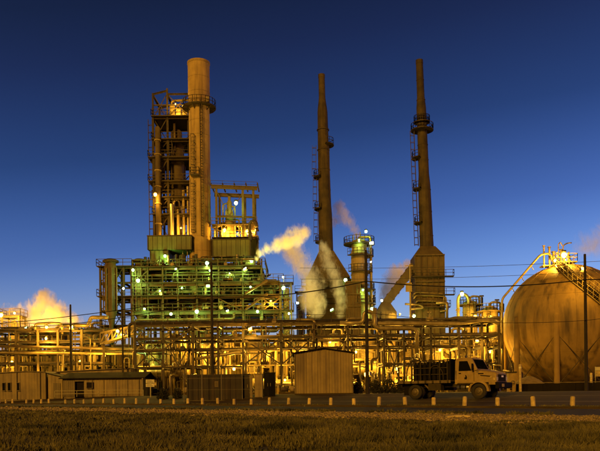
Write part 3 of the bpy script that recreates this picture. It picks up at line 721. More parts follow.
# ------------------------------------------------------------------ utility poles and wires
def pole(u, v0, Y, label, r=.16, arms=0, lean=0.0, extras=True):
    c = P(u, V0, Y); z0 = gz(c.x, Y); h = PZ(u, v0, Y); k = (h - z0)
    t = thing('utility_pole', label, 'utility pole', (c.x, Y, z0), group='wooden utility poles')
    lathe(t, 'pole_shaft', (c.x, Y, z0), [(.001, -.5), (r * 1.12, -.5), (r, k * .3), (r * .72, k - .05), (r * .6, k), (.001, k)], M_WOOD, 12)
    for i in range(arms):
        z = h - .5 - i * .9; seg(t, 'crossarm', (c.x - .9, Y - r - .05, z), (c.x + .9, Y - r - .05, z), .11, M_WOOD)
        for x in (-.8, .8): lathe(t, 'insulator', (c.x + x, Y - r - .05, z + .05), [(.03, 0), (.06, .04), (.04, .08), (.06, .12), (.03, .17), (.001, .17)], M_CHR, 8)
    if extras:
        for q in (.15, .28): rod(t, 'bolt', (c.x - r - .1, Y, h - k * q), (c.x + r + .1, Y, h - k * q), .025, M_GALV, 6)
        seg(t, 'ground_wire', (c.x + .03, Y - r * 1.05, z0), (c.x + .03, Y - r * .85, h - .6), .02, M_WIRE)
    return t
pole(586.5, 254, 64, 'dark wooden pole standing in front of the spherical tank', .15)
pole(367.5, 250, 61, 'dark wooden pole standing right beside the tan storage shed', .15)
pole(212.8, 262, 70, 'dark wooden pole rising behind the dark container, in front of the concrete chimney base', .145)
pole(71.5, 304.5, 99, 'short dark wooden pole topped by cables left of the twin vessels', .17)
pole(123.3, 292, 96, 'thin dark pole in front of the sloping truss walkway', .12, extras=False)
def wire(name, a, b, sag, r, label, n=18):
    a, b = Vector(a), Vector(b); pts = [a.lerp(b, i / n) - Vector((0, 0, sag * 4 * (i / n) * (1 - i / n))) for i in range(n + 1)]
    o = tube(None, name, pts, r, M_WIRE, 6) if False else None
    V = []; Fc = []; m6 = 6
    for i, p in enumerate(pts):
        d = (pts[min(i + 1, n)] - pts[max(i - 1, 0)]).normalized(); x = Vector((0, 0, 1)).cross(d).normalized(); y = d.cross(x)
        V += [p + (x * math.cos(j * math.pi / 3) + y * math.sin(j * math.pi / 3)) * r for j in range(m6)]
    for i in range(n):
        for j in range(m6): Fc.append((i * m6 + j, i * m6 + (j + 1) % m6, (i + 1) * m6 + (j + 1) % m6, (i + 1) * m6 + j))
    Fc += [tuple(range(m6))[::-1], tuple(range(n * m6, (n + 1) * m6))]
    o = mesh(None, name, V, Fc, M_WIRE, True); setp(o, label, 'cable', 'overhead cables'); return o
A586, A366, A212 = P(586.4, 279.5, 63.82), P(366.4, 281.3, 60.82), P(212.4, 297, 69.82)
wire('overhead_cable', A366, A586, .55, .050, 'thick sagging cable between the shed pole and the tank pole')
wire('overhead_cable', A586, P(690, 268, 66), .3, .050, 'thick cable leaving the tank pole towards the right edge')
wire('overhead_cable', A212, A366, .45, .050, 'thick cable from the shed pole to the pole by the concrete chimney')
wire('overhead_cable', P(212.4, 296, 69.8), P(-60, 327, 104), .5, .045, 'upper cable falling away to the left edge over the left pipe rack')
wire('overhead_cable', P(212.4, 301, 69.8), P(-60, 325, 112), 1.3, .04, 'lower cable falling away to the left edge over the left pipe rack')
wire('overhead_cable', P(300, 268, 118), P(720, 254, 90), .6, .03, 'upper thin high wire crossing the sky over the spherical tank')
wire('overhead_cable', P(300, 279, 118), P(720, 264, 90), .6, .03, 'lower thin high wire crossing the sky over the spherical tank')
wire('overhead_cable', A366 - Vector((0, 0, 2.6)), A586 - Vector((0, 0, 3.6)), .5, .022, 'low thin cable between the shed pole and the tank pole')
wire('overhead_cable', A586 - Vector((0, 0, 3.6)), P(690, 297, 66), .3, .022, 'low thin cable crossing the tank front right of its pole')

# ------------------------------------------------------------------ spherical tank
def sphere_tank():
    D = 106.; C = P(567, 327, D); r = 62 * D / F; z0 = .7
    t = thing('sphere_tank', 'huge streaky tan spherical gas tank on columns', 'tank', (C.x, C.y, z0))
    prof = [(max(.001, r * math.sin(a)), -r * math.cos(a)) for a in [math.pi * i / 48 for i in range(49)]]
    sh = lathe(t, 'shell', C, prof, M_SPH, 72)
    for a in (.42, 1.05, math.pi / 2, 2.1):     # weld bands round the shell
        lathe(sh, 'weld_band', C, [((r + .0) * math.sin(a + d), (r + e) * math.cos(a + d)) for d, e in ((-.006, 0), (-.003, .03), (.003, .03), (.006, 0))], M_SPH, 72) if False else None
    for k in range(20):                          # meridian plate seams
        a = k * 2 * math.pi / 20 + .1; pts = []
        for i in range(21):
            th = .42 + (2.72 - .42) * i / 20; pts.append(C + Vector((math.sin(th) * math.cos(a), math.sin(th) * math.sin(a), math.cos(th))) * (r + .004))
        tube(sh, 'plate_seam', pts, .035, M_SPH, 5, .01, 1)
    for th in (.42, 1.12, 2.02, 2.72):
        n = 64; pts = [C + Vector((math.sin(th) * math.cos(i * 2 * math.pi / n), math.sin(th) * math.sin(i * 2 * math.pi / n), math.cos(th))) * (r + .004) for i in range(n + 1)]
        tube(sh, 'plate_seam', pts, .035, M_SPH, 5, .01, 1)
    legs = []
    for k in range(9):
        a = R(-90 + 11 + 40 * k); q = C + Vector((math.cos(a), math.sin(a), 0)) * r * .985; legs.append(q)
        lg = rod(t, 'leg', (q.x, q.y, z0), (q.x, q.y, C.z + 1.0), .40, M_SPH, 18)
        lathe(lg, 'cap', (q.x, q.y, C.z + 1.0), dome(.40, .3, 0), M_SPH, 18); lathe(lg, 'footing', (q.x, q.y, z0), [(.75, -.2), (.75, .45), (.45, .5)], M_YARD, 16)
    for k in range(9):
        a, b = legs[k], legs[(k + 1) % 9]
        rod(t, 'tie_rod', (a.x, a.y, 1.3), (b.x, b.y, C.z - 1.5), .055, M_DKS, 6); rod(t, 'tie_rod', (a.x, a.y, C.z - 1.5), (b.x, b.y, 1.3), .055, M_DKS, 6)
    def on(u, v, lift=0):
        o = Vector((0, 0, EYE)); d = (P(u, v, 1) - o).normalized(); oc = o - C; b_ = d.dot(oc); c_ = oc.dot(oc) - r * r; q = b_ * b_ - c_
        p = o + d * (-b_ - math.sqrt(max(0, q))); n = (p - C).normalized(); return p + n * lift, n
    # spiral stair
    ctrl = [(557, 262.5), (562, 268), (568, 274), (576, 281), (585, 288), (595, 296), (606, 305), (618, 316)]
    pts = []
    for (a, b) in zip(ctrl, ctrl[1:]):
        for i in range(6): pts.append((a[0] + (b[0] - a[0]) * i / 6, a[1] + (b[1] - a[1]) * i / 6))
    st = [on(u, v, .25) for u, v in pts]
    for sd in (-1, 1):
        row = []
        for i, (p, n) in enumerate(st):
            d = (st[min(i + 1, len(st) - 1)][0] - st[max(i - 1, 0)][0]).normalized(); s = d.cross(n).normalized(); row.append(p + s * .66 * sd)
        tube(t, 'stair_stringer', row, .07, M_VES, 6, .01, 1)
        mb = MB()
        for i in range(len(row) - 1):
            up = Vector((0, 0, 1.05)) + st[i][1] * .2; up2 = Vector((0, 0, 1.05)) + st[i + 1][1] * .2
            mb.seg(row[i] + up, row[i + 1] + up2, .06); mb.seg(row[i] + up * .5, row[i + 1] + up2 * .5, .05)
            if i % 3 == 0: mb.seg(row[i], row[i] + up, .06)
        mb.build(t, 'stair_rail', M_VES)
    for i, (p, n) in enumerate(st):
        d = (st[min(i + 1, len(st) - 1)][0] - st[max(i - 1, 0)][0]).normalized(); s = d.cross(n).normalized()
        seg(t, 'tread', p - s * .62 + Vector((0, 0, .08)), p + s * .62 + Vector((0, 0, .08)), .42, M_DKS, .07)
    # top platform and piping
    top = C + Vector((0, 0, r)); pc = Vector((PX(556, 258, C.y), C.y, top.z + .15))
    platform(t, pc.x - .2, pc.x + 2.6, C.y - 1.4, C.y + 1.4, top.z + .35, M_VES); box(t, 'deck', (pc.x - 2.2, C.y - .8, top.z - .25), (pc.x - .25, C.y + .8, top.z - .1), M_VES)
    for x, h, rr in ((-1.9, 2.3, .13), (-1.1, 2.1, .15), (-.5, 1.4, .2), (.6, 1.7, .16)):
        pp = rod(t, 'riser_pipe', (pc.x + x, C.y - .4, top.z - .4), (pc.x + x, C.y - .4, top.z + .4 + h), rr, M_PIPE, 10); lathe(pp, 'flange', (pc.x + x, C.y - .4, top.z + .4 + h), [(.001, 0), (rr * 1.7, 0), (rr * 1.7, .12), (.001, .12)], M_PIPE, 12)
    gx = pc.x + .05
    tube(t, 'vent_gooseneck', [(gx, C.y - .9, top.z + .3), (gx, C.y - .9, top.z + 2.9), (gx + .3, C.y - .9, top.z + 3.2), (gx + .6, C.y - .9, top.z + 2.6)], .08, M_PIPE, 8, .3)
    davit = tube(t, 'davit_arm', [(gx + .75, C.y - .7, top.z + .3), (gx + .75, C.y - .7, top.z + 2.7), (gx + 1.3, C.y - .7, top.z + 3.05), (gx + 2.0, C.y - .7, top.z + 3.1)], .09, M_PIPE, 8, .3)
    for x in (.9, 1.5, 2.1): lathe(t, 'relief_valve', (pc.x + x, C.y + .6, top.z + .35), [(.001, 0), (.22, 0), (.22, .25), (.15, .3), (.15, .8), (.26, .85), (.26, 1.1), (.12, 1.2), (.12, 1.7), (.001, 1.7)], M_PIPE, 12)
    a = P(502, 299, C.y - 1.2); b = P(540.5, 254.5, C.y - 1.2)
    tube(t, 'sloping_line', [(a.x, C.y - 1.2, .9), (a.x, C.y - 1.2, a.z), (b.x, C.y - 1.2, b.z), (b.x + 1.4, C.y - 1.2, b.z + .15), (b.x + 1.9, C.y - .6, top.z + .5)], .16, M_PIPE, 10, .5)
    for k in (.25, .5, .75): p = a.lerp(b, k); rod(t, 'line_support', (p.x, C.y - 1.2, p.z), (p.x + .5, C.y - .8, p.z - .55), .06, M_PIPE, 6)
    rod(t, 'bottom_nozzle', (C.x, C.y, .8), (C.x, C.y, C.z - r + .2), .35, M_PIPE, 12)
    return C, r
SPC, SPR = sphere_tank()

# things in front of the tank
def dike():
    a = P(512, 397, 74); b = P(720, 397, 66); z0 = .7; d = (b - a); d.z = 0
    t = thing('dike_wall', 'long low dark concrete wall in front of the spherical tank', 'wall', (a.x, a.y, z0))
    n = 12; yaw = math.atan2(d.y, d.x)
    for i in range(n):
        p, q = a + d * (i / n), a + d * ((i + .985) / n); h = PZ(540, 383.6, 73) - z0
        seg(t, 'wall_block', (p.x, p.y, z0 - .1 + h / 2), (q.x, q.y, z0 - .1 + h / 2), .3, M_ROOF, h + .2)
    seg(t, 'top_rail', (a.x, a.y - .05, PZ(540, 383, 73) + .02), (b.x, b.y - .05, PZ(540, 383, 73) + .02), .22, M_CLADD, .06)
dike()
def mound():
    Y = 79.; a = P(521, 384, Y); b = P(558, 384, Y); w = b.x - a.x; zt = PZ(535, 375.5, Y) - .7; z0 = .7
    t = None; nx, ny = 26, 12; V = []; Fc = []
    for j in range(ny + 1):
        for i in range(nx + 1):
            x, y = i / nx, j / ny; e = math.sin(math.pi * min(1, x * 1.0) ** .62) ** .8 * math.sin(math.pi * y) ** .7
            V.append((a.x + w * x, Y + 5 * y, z0 - .05 + zt * e * (1 + .1 * math.sin(9 * x + 5 * y)) + random.uniform(0, .06)))
    for j in range(ny):
        for i in range(nx): k = j * (nx + 1) + i; Fc.append((k, k + 1, k + nx + 2, k + nx + 1))
    o = mesh(None, 'earth_mound', V, Fc, M_EARTH, True); setp(o, 'low tan mound of earth at the foot of the spherical tank', 'mound')
mound()
def guard_post(u, v0, v1, Y, w, label, m=M_BOLL):
    a = P(u, v1, Y); h = PZ(u, v0, Y); z0 = .7
    t = thing('marker_post', label, 'post', (a.x, Y, z0))
    rod(t, 'post_shaft', (a.x, Y, z0 - .2), (a.x, Y, h), w, m, 12); lathe(t, 'cap', (a.x, Y, h), dome(w, w * .6, 0), m, 12); lathe(t, 'reflective_band', (a.x, Y, h - .35), [(w + .006, 0), (w + .008, .02), (w + .008, .16), (w + .006, .18)], M_WHT, 12)
guard_post(520.3, 365, 384, 70, .14, 'tall yellow marker post just right of the truck nose')
guard_post(591.3, 373.5, 384.5, 72, .13, 'short bright marker post right of the tank pole')
def hose_cab():
    t = None
    Y = 70.; p = P(511, 383, Y)
    t = thing('valve_box', 'small orange valve box between the truck nose and the marker post', 'valve box', (p.x, Y, .7))
    x0, x1 = PX(507.5, 380, Y), PX(517, 380, Y)
    box(t, 'cabinet_body', (x0 + .1, Y, .7), (x1 - .1, Y + .6, PZ(510, 373, Y)), M_YEL); box(t, 'lid', (x0, Y - .08, PZ(510, 373, Y)), (x1, Y + .7, PZ(510, 371.6, Y)), M_TGRY)
    tube(t, 'valve_pipe', [(x0 + .3, Y - .12, .75), (x0 + .3, Y - .12, 1.6), (x1 - .2, Y - .12, 1.6), (x1 - .2, Y - .12, .75)], .06, M_YEL, 8)
    lathe(t, 'hand_wheel', ((x0 + x1) / 2, Y - .2, 1.6), [(.16, -.02), (.2, 0), (.16, .02), (.16, -.02)], M_DKS, 14, 'y')
hose_cab()
def tank_sign():
    Y = 72.; p = P(598, 376, Y); t = thing('warning_sign', 'small white warning board at the right edge before the tank', 'sign', (p.x, Y, .7))
    for u in (595.5, 603): x = PX(u, 380, Y); seg(t, 'post', (x, Y, .6), (x, Y, PZ(u, 366.5, Y)), .07, M_GALV)
    for k, (a, b) in enumerate(((367, 370.6), (371, 376.5))):
        pl = box(t, 'sign_plate', (PX(595, 370, Y), Y - .08, PZ(598, b, Y)), (PX(603.5, 370, Y), Y - .045, PZ(598, a, Y)), M_WHT if k == 0 else M_BOLL)
tank_sign()

# dark scrub by the shed and behind the truck
def shrub(u, v0, Y, wpx, label):
    c = P(u, 392, Y); z0 = gz(c.x, Y); h = max(.5, PZ(u, v0, Y) - z0); w = wpx / F * Y / 2
    t = thing('shrub', label, 'shrub', (c.x, Y, z0), group='dark shrubs along the plant fence')
    mb = MB()
    for i in range(9):
        a = random.random() * 6.28; tip = Vector((c.x + w * .7 * math.cos(a), Y + w * .6 * math.sin(a), z0 + h * random.uniform(.5, .9))); mb.seg((c.x + .1 * math.cos(a), Y, z0 - .05), tip, .035)
    mb.build(t, 'stem', M_TWIG)
    n = 1500; V = np.empty((n, 3, 3)); 
    th = np.random.rand(n) * 6.283; ph = np.arccos(np.random.rand(n)); rr = (.55 + .5 * np.random.rand(n) ** .7) * (1 + .22 * np.sin(3 * th + u) + .15 * np.sin(7 * ph + 2 * th))
    ctr = np.stack([c.x + w * rr * np.sin(ph) * np.cos(th), Y + w * .7 * rr * np.sin(ph) * np.sin(th), z0 + .05 + h * .86 * rr * np.cos(ph)], -1)
    for k in range(3): V[:, k] = ctr + np.random.randn(n, 3) * .055
    V -= np.array([c.x, Y, z0])
    o = fast_mesh('foliage', V.reshape(-1, 3), np.arange(n * 3).reshape(-1, 3), M_SHRUB); o.parent = t
shrub(357, 378, 66, 13, 'dark shrub tucked between the storage shed and its pole')
shrub(375, 379, 67, 16, 'dark shrub immediately right of the pole by the shed')
shrub(388, 375.5, 68, 17, 'tallest dark shrub, midway between shed pole and truck')
shrub(401, 378, 67, 14, "dark shrub behind the truck's tail")
shrub(163, 389, 70, 11, 'dark shrub right of the white notice board')
shrub(177, 390, 70, 9, 'low dark shrub left of the brown container')

# ------------------------------------------------------------------ lamps
LK = {'S': 1750, 'G': 520, 'W': 240}
NL = [0]
def lamp(u, v, Y, typ, label, pw=1., gr=.26, group=None, pole_=False):
    c = P(u, v, Y)
    t = thing('yard_lamp', label, 'lamp', (c.x, c.y, c.z), group=group)
    NL[0] += 1; k = NL[0]; gr *= .78 + .22 * math.sin(k * 2.4)
    if k % 3:
        link('globe', unit_mesh('globe', GLOW[typ]), t, Matrix.Diagonal((gr, gr * .8, gr * 1.1, 1)))
        link('housing', unit_mesh('cyl10', M_LHOUS), t, Matrix.Translation((0, .1, gr * .8)) @ Matrix.Diagonal((gr * .9, gr * .9, gr * .9, 1)))
    else:
        tilt = Matrix.Rotation(R(-25 - 20 * math.sin(k)), 4, 'X') @ Matrix.Rotation(R(40 * math.sin(k * 1.7)), 4, 'Z')
        link('lens', unit_mesh('box', GLOW[typ]), t, tilt @ Matrix.Translation((0, -.06, -gr * .7)) @ Matrix.Diagonal((gr * 2.1, .05, gr * 1.4, 1)))
        link('housing', unit_mesh('box', M_LHOUS), t, tilt @ Matrix.Translation((0, .14, -gr * .85)) @ Matrix.Diagonal((gr * 2.4, .3, gr * 1.7, 1)))
    seg(t, 'bracket', (c.x, c.y + .1, c.z + gr * 1.5), (c.x, c.y + 1.1, c.z + gr * 1.5 - .2), .07, M_LHOUS)
    L = bpy.data.lights.new('lamp_light', 'POINT'); L.energy = LK[typ] * pw; L.color = LCOL[typ]; L.shadow_soft_size = .15
    o = bpy.data.objects.new('lamp_light', L); COL.objects.link(o); o.parent = t; o.location = (0, -.5, -.35 - gr)
    return t

# ------------------------------------------------------------------ long pipe rack in front of the units
def exchanger(name, label, cat, c, L, r, m, group=None, axis='x'):
    c = Vector(c); t = thing(name, label, cat, (c.x, c.y, c.z - r - .25), group)
    prof = dome(r, r * .45, -L / 2, False) + dome(r, r * .45, L / 2, True); sh = lathe(t, 'shell', c, prof, m, 20, axis)
    for q in (-.36, .30): lathe(t, 'flange_ring', c, [(r * 1.003, L * q - .07), (r * 1.14, L * q - .07), (r * 1.14, L * q + .07), (r * 1.003, L * q + .07)], m, 20, axis, smooth=False)
    for q in (-.22, .2):
        d = (L * q, 0) if axis == 'x' else (0, L * q)
        box(t, 'saddle', (c.x + d[0] - .12, c.y + d[1] - r * .7, c.z - r - .25), (c.x + d[0] + .12, c.y + d[1] + r * .7, c.z - r * .72), M_DKS)
    for q in (-.1, .12):
        d = (L * q, 0) if axis == 'x' else (0, L * q)
        rod(t, 'nozzle', (c.x + d[0], c.y + d[1], c.z + r * .9), (c.x + d[0], c.y + d[1], c.z + r + .45), r * .22, m, 8)
    return t
def vessel(name, label, cat, c, z0, h, r, m, group=None, bands=3, plat=False, skirt=True):
    t = thing(name, label, cat, (c[0], c[1], z0), group); sk = min(1.5, h * .15)
    lathe(t, 'shell', (c[0], c[1], z0), ([(r * 1.02, 0), (r * 1.02, sk)] if skirt else [(.001, 0)]) + [(r, sk), (r, h - r * .5)] + dome(r, r * .5, h - r * .5)[1:], m, 24)
    for i in range(bands): z = z0 + sk + (h - sk - r * .5) * (i + .5) / bands; lathe(t, 'stiffener_ring', (c[0], c[1], z), [(r * 1.0, -.06), (r * 1.06, -.06), (r * 1.06, .06), (r, .06)], m, 24, smooth=False)
    rod(t, 'top_nozzle', (c[0], c[1], z0 + h - .1), (c[0], c[1], z0 + h + .5), r * .2, M_PIPE, 8)
    tube(t, 'outlet_pipe', [(c[0], c[1], z0 + h + .4), (c[0] + r * .3, c[1] - .1, z0 + h + .7), (c[0] + r + .3, c[1] - .3, z0 + h + .6), (c[0] + r + .3, c[1] - .3, z0 + .5)], max(.09, r * .14), M_PIPE, 8, .4)
    if plat: ring_platform(t, c, r + .02, r + .95, z0 + h - r * .6, M_TAN)
    ladder(t, (c[0] - r * .5, c[1] - r * .9 - .15, z0 + .3), (c[0] - r * .5, c[1] - r * .9 - .15, z0 + h - r * .5), .5, M_TAN, False)
    return t

def valve_mesh(m):
    k = ('valve', m.name)
    if k in CACHE: return CACHE[k]
    V = []; Fc = []
    def ring(axis, prof, n):
        b = len(V)
        for i in range(n):
            a = 2 * math.pi * i / n
            for r, z in prof: V.append((z, r * math.cos(a), r * math.sin(a)) if axis == 'x' else (r * math.cos(a), r * math.sin(a), z))
        q = len(prof)
        for i in range(n):
            for j in range(q - 1): Fc.append((b + i * q + j, b + ((i + 1) % n) * q + j, b + ((i + 1) % n) * q + j + 1, b + i * q + j + 1))
    ring('x', [(.01, -.4), (.32, -.4), (.32, -.3), (.2, -.28), (.26, 0), (.2, .28), (.32, .3), (.32, .4), (.01, .4)], 8)
    ring('z', [(.12, .1), (.10, .5), (.04, .55), (.04, .8), (.3, .8), (.3, .86), (.01, .86)], 8)
    me = _mesh('valve', V, Fc, m); CACHE[k] = me; return me
def valves(t, n, xr, yr, zs_, rnd, sc=(.7, 1.2)):
    for i in range(n):
        p = Vector((rnd.uniform(*xr), rnd.uniform(*yr), rnd.choice(zs_) + .25)) - off(t); k = rnd.uniform(*sc)
        link('valve', valve_mesh(rnd.choice((M_VES, M_PIPED, M_PIPE, M_DKS))), t, Matrix.Translation(p) @ Matrix.Rotation(rnd.choice((0, 0, math.pi / 2)), 4, 'Z') @ Matrix.Diagonal((k, k, k, 1)))
def main_rack():
    Y0, Y1 = 100., 106.; z0 = .7
    t = thing('pipe_rack', 'long brown steel pipe rack running from the twin vessels to the spherical tank', 'pipe rack', (0, 100, z0))
    us = [135, 163, 193, 218, 243, 281, 314, 348, 384, 404, 431, 459, 482, 499]
    xs = [PX(u, 340, Y0) for u in us]; zt = PZ(240, 323, Y0)
    lv = [PZ(240, v, Y0) for v in (365, 349, 336.5, 323)]
    for i, x in enumerate(xs):
        for y in (Y0, Y1):
            p = seg(t, 'post', (x, y, z0 - .2), (x, y, zt), .28, M_DKS, kind='ibeam')
            if y == Y0: box(p, 'footing', (x - .4, y - .4, z0 - .3), (x + .4, y + .4, z0 + .3), M_YARD)
        for k, z in enumerate(lv):
            if k == 0 and 3 < i < 6: continue
            seg(t, 'beam', (x, Y0 + .2, z - .2), (x, Y1 - .2, z - .2), .25, M_DKS, .34, 'ibeam')
    for k, z in enumerate(lv):
        for i in range(len(xs) - 1):
            if k in (0, 1) and (i in (4, 5, 6, 7) or (k == 1 and i % 2)): continue
            if k == 1 and i > 8: continue
            for y in (Y0, Y1): seg(t, 'beam', (xs[i] + .2, y, z - .22), (xs[i + 1] - .2, y, z - .22), .22, M_HEAT if y == Y0 and k == 3 else M_DKS, .34 if k > 1 else .22, 'ibeam')
    for i in (4, 5): xbrace(t, xs[i] + .2, xs[i + 1] - .2, Y0 + .05, PZ(260, 364, Y0), lv[2] - .4, .17, M_DKS)
    for i in (0, 1, 8): xbrace(t, xs[i] + .2, xs[i + 1] - .2, Y0 + .05, z0 + .3 if i else lv[0], lv[2] - .4, .14, M_DKS)
    brace(t, (xs[1], Y0 + .05, lv[1]), (xs[2], Y0 + .05, lv[3] - .4), .18); brace(t, (xs[2], Y1, z0), (xs[3], Y1, lv[2]), .15, M_DKS)
    xbrace(t, xs[6], xs[7], Y1, z0 + 1, lv[2], .15, M_DKS); xbrace(t, xs[2], xs[3], Y1, z0 + 1, lv[1], .15, M_DKS)
    # pipes along the rack
    rnd = random.Random(5); xa, xb = xs[0] - 1, xs[-1] + .5
    ms = [M_PIPED, M_PIPED, M_DKS, M_HEAT, M_PIPE, M_DKS]
    for k, z in enumerate(lv):
        y = Y0 + .55
        while y < Y1 - .4:
            r = rnd.choice((.10, .13, .16, .22, .27) if k == 3 else (.07, .09, .12, .15, .2)); y += r + .06
            a = xa if rnd.random() < .6 else xs[rnd.randrange(0, 6)] + rnd.uniform(-1, 1); b = xb if rnd.random() < .7 else xs[rnd.randrange(7, 13)] + rnd.uniform(-1, 1)
            if not (k == 0 and y < Y0 + 2.5) and (k == 3 or rnd.random() < .55): 
                m = rnd.choice(ms); q = rnd.random()
                pts = [(a, y, z + r + .02), (b, y, z + r + .02)]
                if q < .35 and k < 3: pts = [(a, y, z + r + .02), (b, y, z + r + .02), (b, y, z + r - 2.2)]
                if q > .75 and k > 0: pts = [(a, y, z + r - 2.0), (a, y, z + r + .02), (b, y, z + r + .02)]
                tube(t, 'pipe', pts, r, m, 9)
            y += r + .12 + rnd.random() * .35
    # big pale pipes on top, right half, with the two swan-neck bends
    zz = zt + .3; y = Y0 - .15
    tube(t, 'large_pipe', [P(500, 323.5, y), P(488, 319.8, y), P(462, 323.8, y), P(376.5, 323.6, y), P(373.5, 320, y), P(373.5, 313, y), P(368, 311, y), P(363.5, 314, y), P(363.5, 322, y), P(357, 323.2, y), P(340, 323.2, y)], .30, M_PIPE, 12, .8)
    tube(t, 'large_pipe', [P(374.8, 308, Y0 - .7), P(374.8, 326, Y0 - .7), P(379, 328.4, Y0 - .7), P(413, 328.4, Y0 - .7), P(417, 331.5, Y0 - .7), P(417, 353.5, Y0 - .7)], .30, M_PIPE, 12, .9)
    tube(t, 'large_pipe', [P(296, 320, Y0 + .8), P(313, 320, Y0 + .8), P(315.5, 323, Y0 + .8), P(315.5, 334, Y0 + .8)], .22, M_PIPE, 10, .5)
    tube(t, 'large_pipe', [P(346, 331, Y0 + .8), P(346, 321, Y0 + .8), P(349, 318.6, Y0 + .8), P(361, 318.6, Y0 + .8)], .22, M_PIPE, 10, .5)
    tube(t, 'large_pipe', [P(500, 318, Y0 + 2), P(455, 318, Y0 + 2), P(450, 319.5, Y0 + 2), P(438, 320.5, Y0 + 2)], .25, M_PIPEA, 10, .5)
    tube(t, 'large_pipe', [P(193, 359.5, Y0 + .3), P(238, 352.5, Y0 + .3), P(244, 353.5, Y0 + .3), P(246, 358, Y0 + .3), P(246, 380, Y0 + .3)], .22, M_PIPE, 10, .6)
    tube(t, 'large_pipe', [P(318, 340, Y0 + .3), P(340, 340, Y0 + .3), P(344, 343, Y0 + .3), P(344, 366, Y0 + .3)], .2, M_PIPE, 10, .6)
    for i in range(46):
        u = rnd.uniform(140, 500); k = rnd.choice((0, 1, 2, 3)); za = lv[k]; x = PX(u, 345, Y0); y = Y0 + rnd.uniform(.3, 5); zb = za - rnd.uniform(1.8, 5); r = rnd.choice((.06, .08, .11, .15))
        dx = rnd.uniform(-2.5, 2.5); tube(t, 'drop_pipe', [(x, y + 1, za + .3), (x, y, za + .3), (x, y, zb), (x + dx, y, zb), (x + dx, y, max(z0, zb - 1.6))], r, rnd.choice(ms), 8)
    rail(t, [(xs[0], Y0 + .1, zt + .02), (xs[7], Y0 + .1, zt + .02)], M_DKS, 1.0, .06, 2.3)
    valves(t, 60, (xs[0], xs[-1]), (Y0 + .3, Y0 + 2.5), lv, rnd)
    for k in (1, 2):
        for i in range(0, 12, 2): seg(t, 'cable_tray', (xs[i], Y0 - .3, lv[k] + .9), (xs[i + 2] if i < 11 else xs[-1], Y0 - .3, lv[k] + .9), .35, M_DKS, .1)
    for i in range(13):      # intermediate hangers and short posts
        for f in (.33, .67):
            x = xs[i] + (xs[i + 1] - xs[i]) * f; k = rnd.randrange(0, 3); seg(t, 'hanger', (x, Y0 + .15, lv[k]), (x, Y0 + .15, lv[k + 1] - .3), .10, M_DKS)
main_rack()

def left_rack():
    Y0, Y1 = 108., 113.; z0 = .7
    t = thing('pipe_rack', 'low wide pipe rack crossing the left edge of the picture behind the pale building', 'pipe rack', (-40, Y0, z0))
    us = [-30, -8, 16, 38, 58, 82, 104]; xs = [PX(u, 350, Y0) for u in us]; lv = [PZ(50, v, Y0) for v in (362, 352, 341, 330)]
    for x in xs:
        for y in (Y0, Y1):
            seg(t, 'post', (x, y, z0 - .2), (x, y, lv[-1]), .28, M_HEAT, kind='ibeam')
        for z in lv: seg(t, 'beam', (x, Y0 + .2, z - .2), (x, Y1 - .2, z - .2), .22, M_DKS, .32, 'ibeam')
    for z in lv:
        for i in range(len(xs) - 1):
            for y in (Y0, Y1): seg(t, 'beam', (xs[i] + .2, y, z - .2), (xs[i + 1] - .2, y, z - .2), .2, M_DKS, .26, 'ibeam')
    rnd = random.Random(9); ms = [M_PIPE, M_PIPED, M_HEAT, M_DKS, M_PIPED]
    for k, z in enumerate(lv):
        y = Y0 + .5
        while y < Y1 - .3:
            r = rnd.choice((.08, .1, .13, .18)); y += r
            if rnd.random() < .6: tube(t, 'pipe', [(xs[0] - 3, y, z + r + .02), (xs[-1] + rnd.uniform(-6, 3), y, z + r + .02)], r, rnd.choice(ms), 9)
            y += r + .15 + rnd.random() * .4
    tube(t, 'large_pipe', [P(-20, 346, Y0 - .5), P(60, 347.5, Y0 - .5), P(132, 349, Y0 - .5)], .20, M_PIPED, 12)
    tube(t, 'large_pipe', [P(-20, 352.5, Y0 - .5), P(60, 353.2, Y0 - .5), P(140, 354, Y0 - .5)], .17, M_VES, 12)
    tube(t, 'large_pipe', [P(60, 325.5, Y0 + 1), P(88, 325.5, Y0 + 1), P(89.5, 322, Y0 + 1), P(91, 317.5, Y0 + 1), P(108, 317.5, Y0 + 1)], .3, M_PIPE, 12, .7)
    tube(t, 'large_pipe', [P(35, 334, Y0 + .4), P(35, 324, Y0 + .4), P(50, 323, Y0 + .4), P(62, 323.5, Y0 + .4), P(62, 334, Y0 + .4)], .2, M_PIPE, 10, .5)
    for i in range(14):
        u = rnd.uniform(-5, 104); za = rnd.choice(lv); x = PX(u, 345, Y0); y = Y0 + rnd.uniform(-.3, 3); r = rnd.choice((.09, .13, .18))
        tube(t, 'drop_pipe', [(x, y + 1, za + .3), (x, y, za + .3), (x, y, z0 + rnd.uniform(0, 2))], r, rnd.choice(ms), 8)
    rail(t, [(xs[0], Y0 + .1, lv[-1] + .02), (xs[-1], Y0 + .1, lv[-1] + .02)], M_DKS, 1.0, .06, 2.3)
left_rack()
